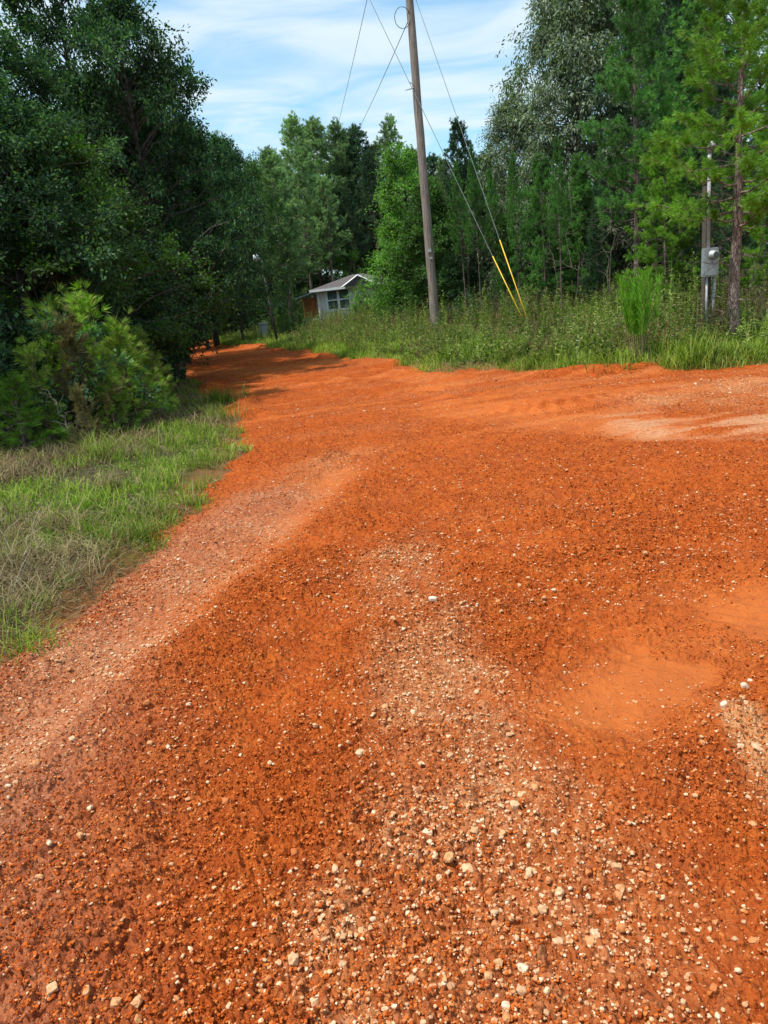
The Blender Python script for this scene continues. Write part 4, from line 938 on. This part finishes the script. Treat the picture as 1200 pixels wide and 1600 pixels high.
    mb = MB(); mb.box((-0.58, 0.75, 0.62), (1.1, 1.4, 0.12)); link('deck', mb.mesh('deck'), mw, po)
    mr = simple('porch_roof', (0.20, 0.30, 0.28), (0.36, 0.46, 0.44), 5, 0.5, 0.1)
    mb = MB(); mb.addp([[-1.45, 0.1, Hw - .42], [-0.02, 0.1, Hw - .06], [-0.02, 2.6, Hw - .06], [-1.45, 2.6, Hw - .42], [-1.45, 0.1, Hw - .36], [-0.02, 0.1, Hw], [-0.02, 2.6, Hw], [-1.45, 2.6, Hw - .36]],
                       [(0, 1, 5, 4), (4, 5, 6, 7), (0, 3, 2, 1), (0, 4, 7, 3), (2, 3, 7, 6), (1, 2, 6, 5)]); link('sheet_roof', mb.mesh('sheet_roof'), mr, po)
house()

# leaning light pole and utility pedestal at the far left
lp = P(428, 492, 36); lt = P(408, 404, 36); zg = Hs(lp[0], lp[1]); e = empty('light_pole', (lp[0], lp[1], zg), 0, 'thin leaning wooden light pole with a white lamp head left of the house', 'light pole')
mb = MB(); mb.tube([[0, 0, -0.1], (lt - np.array([lp[0], lp[1], zg])) * 0.5, lt - np.array([lp[0], lp[1], zg])], [0.06, 0.055, 0.05], 10); link('pole', mb.mesh('pole', True), B_OAK, e)
mb = MB(); q = lt - np.array([lp[0], lp[1], zg]); mb.tube([q + [-.02, 0, -.05], q + [-0.15, -0.15, 0.1], q + [-.2, -0.3, .12]], [0.03, 0.03, 0.03], 8)
ar = link('lamp_arm', mb.mesh('lamp_arm', True), M_STEEL, e)
mb = MB(); mb.tube([q + [-.2, -.3, .22], q + [-.2, -.3, .12], q + [-.2, -.3, 0.02], q + [-.2, -.3, -.10]], [0.06, 0.14, 0.17, 0.12], 14); link('lamp_head', mb.mesh('lamp_head', True), simple('lamp_white', (0.72, 0.76, 0.8), (0.82, 0.85, 0.88), 5, 0.4), e)
up_ = P(410, 503, 44); zg = Hs(up_[0], up_[1]); e = empty('utility_pedestal', (up_[0], up_[1], zg), R(10), 'small pale green utility cabinet in the grass left of the house', 'utility cabinet')
mgp = simple('cabinet_green', (0.34, 0.40, 0.36), (0.46, 0.52, 0.48), 6, 0.5, 0.05)
mb = MB(); mb.box((0, 0, 0.42), (0.52, 0.42, 0.94), taper=0.95); link('cabinet', mb.mesh('cabinet'), mgp, e)
mb = MB(); mb.box((0, -0.02, 0.92), (0.58, 0.50, 0.07), taper=0.9); link('lid', mb.mesh('lid'), mgp, e)

# ------------------------------------------------------------------ grass and weeds
def blades(x, y, z, h, w, lean, g, seg=3, az=None):
    n = len(x); a = g.uniform(0, 6.283, n) if az is None else az
    d = np.stack([np.cos(a), np.sin(a), np.zeros(n)], -1); s = np.stack([-np.sin(a), np.cos(a), np.zeros(n)], -1)
    t = np.linspace(0, 1, seg + 1); pts = []
    for q in t:
        c = np.stack([x, y, z], -1) + d * (lean * h * q ** 1.7)[:, None] + np.array([0, 0, 1.0]) * (h * q * (1 - 0.32 * lean * q))[:, None]
        ww = (w * (1 - q) ** 0.7 * 0.5 + 0.0004)[:, None]
        pts += [c - s * ww, c + s * ww]
    v = np.stack(pts, 1); k = 2 * (seg + 1); i = np.arange(n)[:, None] * k
    f = np.concatenate([i + np.array([[2 * j, 2 * j + 1, 2 * j + 3, 2 * j + 2]]) for j in range(seg)], 0)
    return v.reshape(-1, 3), f
G_GREEN = leaf_mat('grass_green', [(0.07, 0.13, 0.012), (0.13, 0.21, 0.018), (0.22, 0.30, 0.03), (0.32, 0.31, 0.08)], 0.3, 0.6, 0.2, clump=0.9, cvar=0.35)
G_DRY = leaf_mat('grass_dry', [(0.10, 0.065, 0.035), (0.22, 0.15, 0.08), (0.42, 0.32, 0.18), (0.14, 0.15, 0.03)], 0.2, 0.7, 0.2, clump=1.2, cvar=0.3, tcol=(1.1, 1.0, 0.8))
G_BANK = leaf_mat('grass_bank', [(0.07, 0.13, 0.015), (0.14, 0.22, 0.022), (0.25, 0.33, 0.04), (0.36, 0.34, 0.11)], 0.3, 0.6, 0.2, clump=0.5, cvar=0.35)
G_WEED = leaf_mat('weed_leaf', [(0.05, 0.09, 0.018), (0.11, 0.17, 0.03), (0.21, 0.27, 0.06), (0.38, 0.36, 0.18)], 0.3, 0.6, 0.2, clump=0.9, cvar=0.55)

BARE = G(322, 752)
def left_points(n, seed, dmin=0.0, dmax=9.0):
    g = np.random.default_rng(seed); r = g.uniform(3.0 ** 0.6, 42 ** 0.6, n) ** (1 / 0.6); t = R(1) * g.uniform(-46, 2, n)
    x, y = np.sin(t) * r, np.cos(t) * r; d = road_d(x, y); k = (d > dmin) & (d < dmax) & (x < -0.6 + 0.0 * y) & ~((y > 14) & (x > -3.2 - 0.19 * (y - 14))) & (np.hypot(x - BARE[0], y - BARE[1]) > 0.25 + 0.2 * np.sin(x * 9)) 
    return x[k], y[k], d[k], g
def clump_pts(x, y, k, spread, g):
    return (np.repeat(x, k) + g.normal(0, spread, len(x) * k), np.repeat(y, k) + g.normal(0, spread, len(x) * k))
# left verge: short green grass in patches, dead grass between
x, y, d, g = left_points(9000, 51); f = fbm(x * 0.9, y * 0.9, 501, 3); edge = ss(1.6, 0.2, d)
gk = g.uniform(size=len(x)) < np.clip(ss(0.40, 0.62, f) * 0.8 + 0.75 * edge * ss(0.3, 0.5, f), 0.08, 1)
mb = MB(); X, Y = clump_pts(x[gk], y[gk], 18, 0.055, g); rr_ = np.hypot(X, Y)
mb.add(*blades(X, Y, macro(X, Y) - 0.01, g.uniform(0.05, 0.20, len(X)) * (0.7 + 0.5 * vn(X * 2, Y * 2, 5)), 0.0045 + 0.0006 * rr_, g.uniform(0.1, 0.9, len(X)), g))
nl = 26000; x2, y2, d2, gq = left_points(nl, 53, 0.0, 5.0); f2 = fbm(x2 * 0.9, y2 * 0.9, 501, 3); kk = (gq.uniform(size=len(x2)) < ss(0.45, 0.60, f2)); x2, y2 = x2[kk], y2[kk]
pos = np.stack([x2, y2, macro(x2, y2) + gq.uniform(0.0, 0.06, len(x2))], -1); mb.add(*leaves(pos, unit(gq.normal(0, 1, (len(x2), 3)) + [0, 0, .4]), unit(gq.normal(0, .5, (len(x2), 3)) + [0, 0, 1]), 0.035, 0.025))
tag(link('grass', mb.mesh('verge_grass'), G_GREEN), kind='stuff')
x, y, d, g = left_points(9500, 52); f = fbm(x * 0.9, y * 0.9, 501, 3)
gk = g.uniform(size=len(x)) < np.clip(1 - ss(0.42, 0.66, f), 0.12, 1) * ss(0.0, 0.5, d)
mb = MB(); X, Y = clump_pts(x[gk], y[gk], 15, 0.08, g); rr_ = np.hypot(X, Y)
mb.add(*blades(X, Y, macro(X, Y) - 0.01, g.uniform(0.05, 0.28, len(X)), 0.003 + 0.0005 * rr_, g.uniform(0.3, 1.7, len(X)), g))
x, y, d, g = left_points(60000, 57, -0.02, 6.0); k = g.uniform(size=len(x)) < 0.9; x, y = x[k], y[k]; n = len(x); rr_ = np.hypot(x, y)
pos = np.stack([x, y, macro(x, y) + g.uniform(0.005, 0.05, n)], -1); mb.add(*leaves(pos, unit(g.normal(0, 1, (n, 3)) * [1, 1, .15]), unit(g.normal(0, .3, (n, 3)) + [0, 0, 1]), g.uniform(.04, .16, n), 0.004 + 0.0006 * rr_))
tag(link('dry_grass', mb.mesh('dry_verge_grass'), G_DRY), kind='stuff')

# right bank: grass fringe, tall weeds, brown stalks
def bank_points(n, seed, dmin, dmax, ang0=-20, ang1=46):
    g = np.random.default_rng(seed); r = g.uniform(9.0 ** 1.2, 60 ** 1.2, n) ** (1 / 1.2); t = R(1) * g.uniform(ang0, ang1, n)
    x, y = np.sin(t) * r, np.cos(t) * r; d = road_d(x, y); k = (d > dmin) & (d < dmax) & ((x > -3.0 - 0.19 * (y - 14)) | (y > 40)) & ((y > 14) | (x > 2))
    return x[k], y[k], d[k], g
x, y, d, g = bank_points(40000, 61, -0.05, 3.2); mb = MB(); keep = g.uniform(size=len(x)) < ss(3.4, 0.2, d); x, y, d = x[keep], y[keep], d[keep]
X, Y = clump_pts(x, y, 16, 0.10, g); rr_ = np.hypot(X, Y); hh = g.uniform(0.10, 0.38, len(X)) * (0.5 + vn(X * 1.2, Y * 1.2, 15))
mb.add(*blades(X, Y, macro(X, Y) - 0.02, hh, 0.010 + 0.0004 * rr_, g.uniform(0.2, 1.1, len(X)), g, 2))
x, y, d, g = bank_points(5000, 62, 1.0, 16); X, Y = clump_pts(x, y, 12, 0.12, g)
mb.add(*blades(X, Y, macro(X, Y) - 0.02, g.uniform(0.2, 0.75, len(X)) * (0.4 + vn(X * .8, Y * .8, 16)), 0.012 + 0 * X, g.uniform(0.1, 0.6, len(X)), g, 2))
tag(link('grass', mb.mesh('bank_grass'), G_BANK), kind='stuff')
def weeds(x, y, g, hmin, hmax, nleaf, L, W):
    mb = MB(); n = len(x); h = g.uniform(hmin, hmax, n) * (0.45 + 0.8 * vn(x * .7, y * .7, 18)) * (0.5 + 0.5 * ss(0.6, 4.5, sdf(x, y))); z = macro(x, y); a = g.uniform(0, 6.28, n); ln = g.uniform(0, 0.22, n)
    d = np.stack([np.cos(a), np.sin(a)], -1)
    mb.add(*blades(x, y, z - 0.02, h, np.full(n, 0.016), ln, g, 3, az=a))
    t = g.uniform(0.12, 1.0, (n, nleaf)); cx_ = x[:, None] + d[:, 0:1] * (ln * h)[:, None] * t ** 1.7; cy_ = y[:, None] + d[:, 1:2] * (ln * h)[:, None] * t ** 1.7
    cz_ = z[:, None] + h[:, None] * t * (1 - 0.32 * ln[:, None] * t); pos = np.stack([cx_, cy_, cz_], -1).reshape(-1, 3)
    m = len(pos); ax = unit(g.normal(0, 1, (m, 3)) * np.array([1, 1, 0.35]) + np.array([0, 0, 0.45])); nr = unit(g.normal(0, 0.5, (m, 3)) + [0, 0, 1]); sc = (g.uniform(0.6, 1.2, (n, nleaf)) * (1.15 - 0.6 * t)).ravel()
    mb.add(*leaves(pos, ax, nr, L * sc, W * sc)); return mb
x, y, d, g = bank_points(26000, 63, 0.35, 13); k = g.uniform(size=len(x)) < ss(0.34, 0.62, fbm(x * .9, y * .9, 611, 3)) + .12; x, y = x[k], y[k]
tag(link('weeds', weeds(x, y, g, 0.5, 1.4, 30, 0.12, 0.036).mesh('tall_weeds'), G_WEED), kind='stuff')
x, y, d, g = bank_points(26000, 64, 0.4, 12); k = fbm(x * .8, y * .8, 601, 3) > 0.46; x, y = x[k], y[k]
tag(link('dry_weeds', weeds(x, y, g, 0.45, 1.2, 16, 0.08, 0.026).mesh('brown_weeds'), G_BROWN), kind='stuff')

x, y, d, g = bank_points(260, 66, 0.3, 6); mb = MB(); z = macro(x, y); h = g.uniform(0.25, 0.7, len(x)) * (0.5 + 0.5 * ss(0.6, 4.5, d))
mb.add(*blades(x, y, z, h, np.full(len(x), 0.008), np.full(len(x), 0.1), g, 2, az=np.zeros(len(x))))
for k in range(5):
    pos = np.stack([x + 0.1 * h, y, z + h * 0.97], -1); a_ = k * 1.2566; ax = np.tile([[math.cos(a_), math.sin(a_), 0.3]], (len(x), 1)); mb.add(*leaves(pos, ax, np.tile([[0, 0, 1.0]], (len(x), 1)), 0.035, 0.024))
tag(link('wildflowers', mb.mesh('wildflowers'), simple('white_petal', (0.62, 0.62, 0.52), (0.80, 0.80, 0.72), 9, 0.8)), kind='stuff')
# countable plants
M_STRAW = simple('straw', (0.30, 0.24, 0.15), (0.55, 0.48, 0.34), 10, 0.8)
def tuft(u, v, n, h, w, m, label, spread=0.06, lean=(0.2, 1.2), name='grass_tuft', cat='grass tuft', seed=0):
    g = np.random.default_rng(seed); x0, y0 = G(u, v, 0.08); z0 = Hs(x0, y0); x = g.normal(0, spread, n); y = g.normal(0, spread, n)
    mb = MB(); mb.add(*blades(x, y, np.full(n, -0.02), g.uniform(0.5, 1, n) * h, np.full(n, w), g.uniform(*lean, n), g, 5)); o = link(name, mb.mesh(name), m, loc=(x0, y0, z0)); tag(o, label, cat); return o
tuft(215, 835, 90, 0.34, 0.008, G_GREEN, 'long bladed green grass tuft beside the pale gravel band', seed=1)
tuft(240, 820, 60, 0.28, 0.007, G_GREEN, 'smaller long bladed tuft just right of the big one on the verge', seed=9)
tuft(175, 770, 80, 0.34, 0.007, G_DRY, 'pale straw coloured grass tuft farther up the left verge', seed=2)
tuft(35, 1000, 110, 0.26, 0.006, G_GREEN, 'grey green grass tuft at the lower left corner of the verge', seed=3, spread=0.10)
tuft(160, 725, 110, 0.5, 0.010, G_GREEN, 'dark green grass clump in the middle of the left verge', seed=4, spread=0.12)
tuft(350, 650, 120, 0.42, 0.011, G_GREEN, 'grass clump at the rounded corner of the left verge', seed=5, spread=0.2)
tuft(1090, 568, 90, 0.75, 0.02, G_BANK, 'arching bright grass tuft under the near pine on the right bank', seed=6, spread=0.16)
tuft(965, 573, 110, 0.5, 0.02, G_BANK, 'bright grass tuft at the foot of the broom plant', seed=7, spread=0.3)
tuft(1060, 570, 80, 0.45, 0.018, G_BANK, 'small bright grass tuft between broom plant and near pine', seed=8, spread=0.2)
def stalk(u, v, pts, label, seed):
    x0, y0 = G(u, v, 0.1); g = np.random.default_rng(seed); mb = MB(); base = np.zeros(3)
    for (dx_, dz_) in pts:
        q = curve(base, np.array([dx_, g.uniform(-.05, .1), dz_]), 0.15, 8, g, 0.03); mb.tube(q, np.linspace(0.004, 0.0015, 8), 5)
        for k in range(3): 
            s = q[g.integers(4, 8)]; mb.tube(curve(s, s + np.array([g.uniform(-.05, .12), 0, g.uniform(.03, .09)]), 0, 4, g), 0.0012, 4, cap=False)
    tag(link('dry_stalk', mb.mesh('dry_stalk'), M_STRAW, loc=(x0, y0, Hs(x0, y0))), label, 'dry stalk')
stalk(15, 915, [(0.28, 0.55), (0.24, 0.34), (0.05, 0.42)], 'tall pale dry stalk bending right at the left edge of the verge', 31)
stalk(30, 880, [(-0.08, 0.40), (0.15, 0.3)], 'shorter dry stalk behind the tall pale one', 32)
def dead_stem(u, v, D, h, label, seed, tilt=0.15):
    p = P(u, v, D); zg = Hs(p[0], p[1]); g = np.random.default_rng(seed); mb = MB(); q = curve(np.zeros(3), np.array([-tilt * h, 0, h]), 0, 9, g, 0.04); mb.tube(q, np.linspace(0.013, 0.004, 9), 7)
    for k in range(12):
        s = q[g.integers(2, 9)]; dd_ = unit(g.normal(0, 1, 3) * [1, 1, .4] + [0, 0, .35]); mb.tube(curve(s, s + dd_ * h * g.uniform(.15, .35), 0.1, 5, g, .08), np.linspace(0.004, 0.0015, 5), 4, cap=False)
    tag(link('dead_sapling', mb.mesh('dead_sapling', True), simple('dead_wood%d' % seed, (0.10, 0.08, 0.065), (0.26, 0.22, 0.18), 10, 0.9), loc=(p[0], p[1], zg)), label, 'dead sapling')
dead_stem(30, 600, 11.6, 1.5, 'pale bare sapling stem in the dark gap at the left edge', 41)
dead_stem(115, 660, 10.6, 0.8, 'short bare stem in front of the young pines', 42, 0.3)
for i, (u, v, D, h, lab) in enumerate(((905, 480, 22, 3.6, 'grey twiggy dead sapling left of the straight pine trunk'), (960, 470, 21, 3.0, 'pale leaning dead sapling behind the broom plant'), (955, 480, 23, 4.0, 'bare grey sapling beside the straight pine trunk'),
                                       (870, 480, 23.5, 3.4, 'bare twiggy sapling right of the guy wires'), (1190, 480, 16, 3.0, 'dead brown sapling at the right edge behind the near pine'))):
    dead_stem(u, v, D, h, lab, 50 + i, 0.05)

def broom():
    g = np.random.default_rng(71); p = P(1000, 500, 13.7); zg = Hs(p[0], p[1]); top = P(1003, 418, 13.7)[2] - zg
    e = empty('broom_plant', (p[0], p[1], zg), 0, 'tall upright feathery green plant with bare reddish stems on the right bank', 'wild plant'); mb = MB(); cb = MB(); n = 26
    for i in range(n):
        a = g.uniform(0, 6.28); r0 = g.uniform(0.03, .27); r1 = r0 + g.uniform(0.0, .22); h = top * g.uniform(0.6, 1.03) * (1 - 0.35 * r1)
        b = np.array([r0 * math.cos(a), r0 * math.sin(a), -0.05]); t = np.array([r1 * math.cos(a), r1 * math.sin(a), h]); q = curve(b, t, 0, 7, g, 0.012); mb.tube(q, np.linspace(0.006, 0.003, 7), 5, cap=False)
        m = 120; tt = g.uniform(0.48, 1.0, m)[:, None]; pos = b + (t - b) * tt + g.normal(0, .02, (m, 3)); ax = unit(g.normal(0, .33, (m, 3)) + [0, 0, 1.2])
        cb.add(*leaves(pos, ax, rdir(m, g), g.uniform(.10, .2, m), 0.014))
    link('stem', mb.mesh('stem', True), simple('reddish_stem', (0.14, 0.12, 0.05), (0.30, 0.24, 0.12), 8, .8), e)
    link('foliage', cb.mesh('foliage'), leaf_mat('broom_leaf', [(0.07, 0.19, 0.015), (0.13, 0.31, 0.025), (0.20, 0.42, 0.04)], 0.35, 0.6, 0.2, cvar=0.2), e)
broom()
for (u, v, D, k, m, lab) in ((1168, 498, 15.8, 'bshB', N_YEL, 'small yellow green shrub at the foot of the near pine'), (1080, 480, 17.5, 'bshB', L_BUSH, 'leafy weed bush under the meter box'), (880, 490, 19, 'bshB', L_BUSH, 'leafy weed bush right of the guy anchor'),
                             (1120, 455, 19, 'bshA', L_DARK, 'dark bush behind the meter post'), (1040, 440, 21, 'bshA', L_DARK, 'dark bush behind the broom plant'), (800, 490, 21, 'bshB', L_MID, 'small bush left of the guy anchor'), (268, 552, 30, 'bshB', L_DARK, 'low dark shrub where the road bends left')):
    tree('bush', k, u, v, D, m, lab, 'bush', parts=('stem', 'foliage'), wide=1.0)
print('objects', len(bpy.data.objects), 'faces', sum(len(m.polygons) for m in bpy.data.meshes))
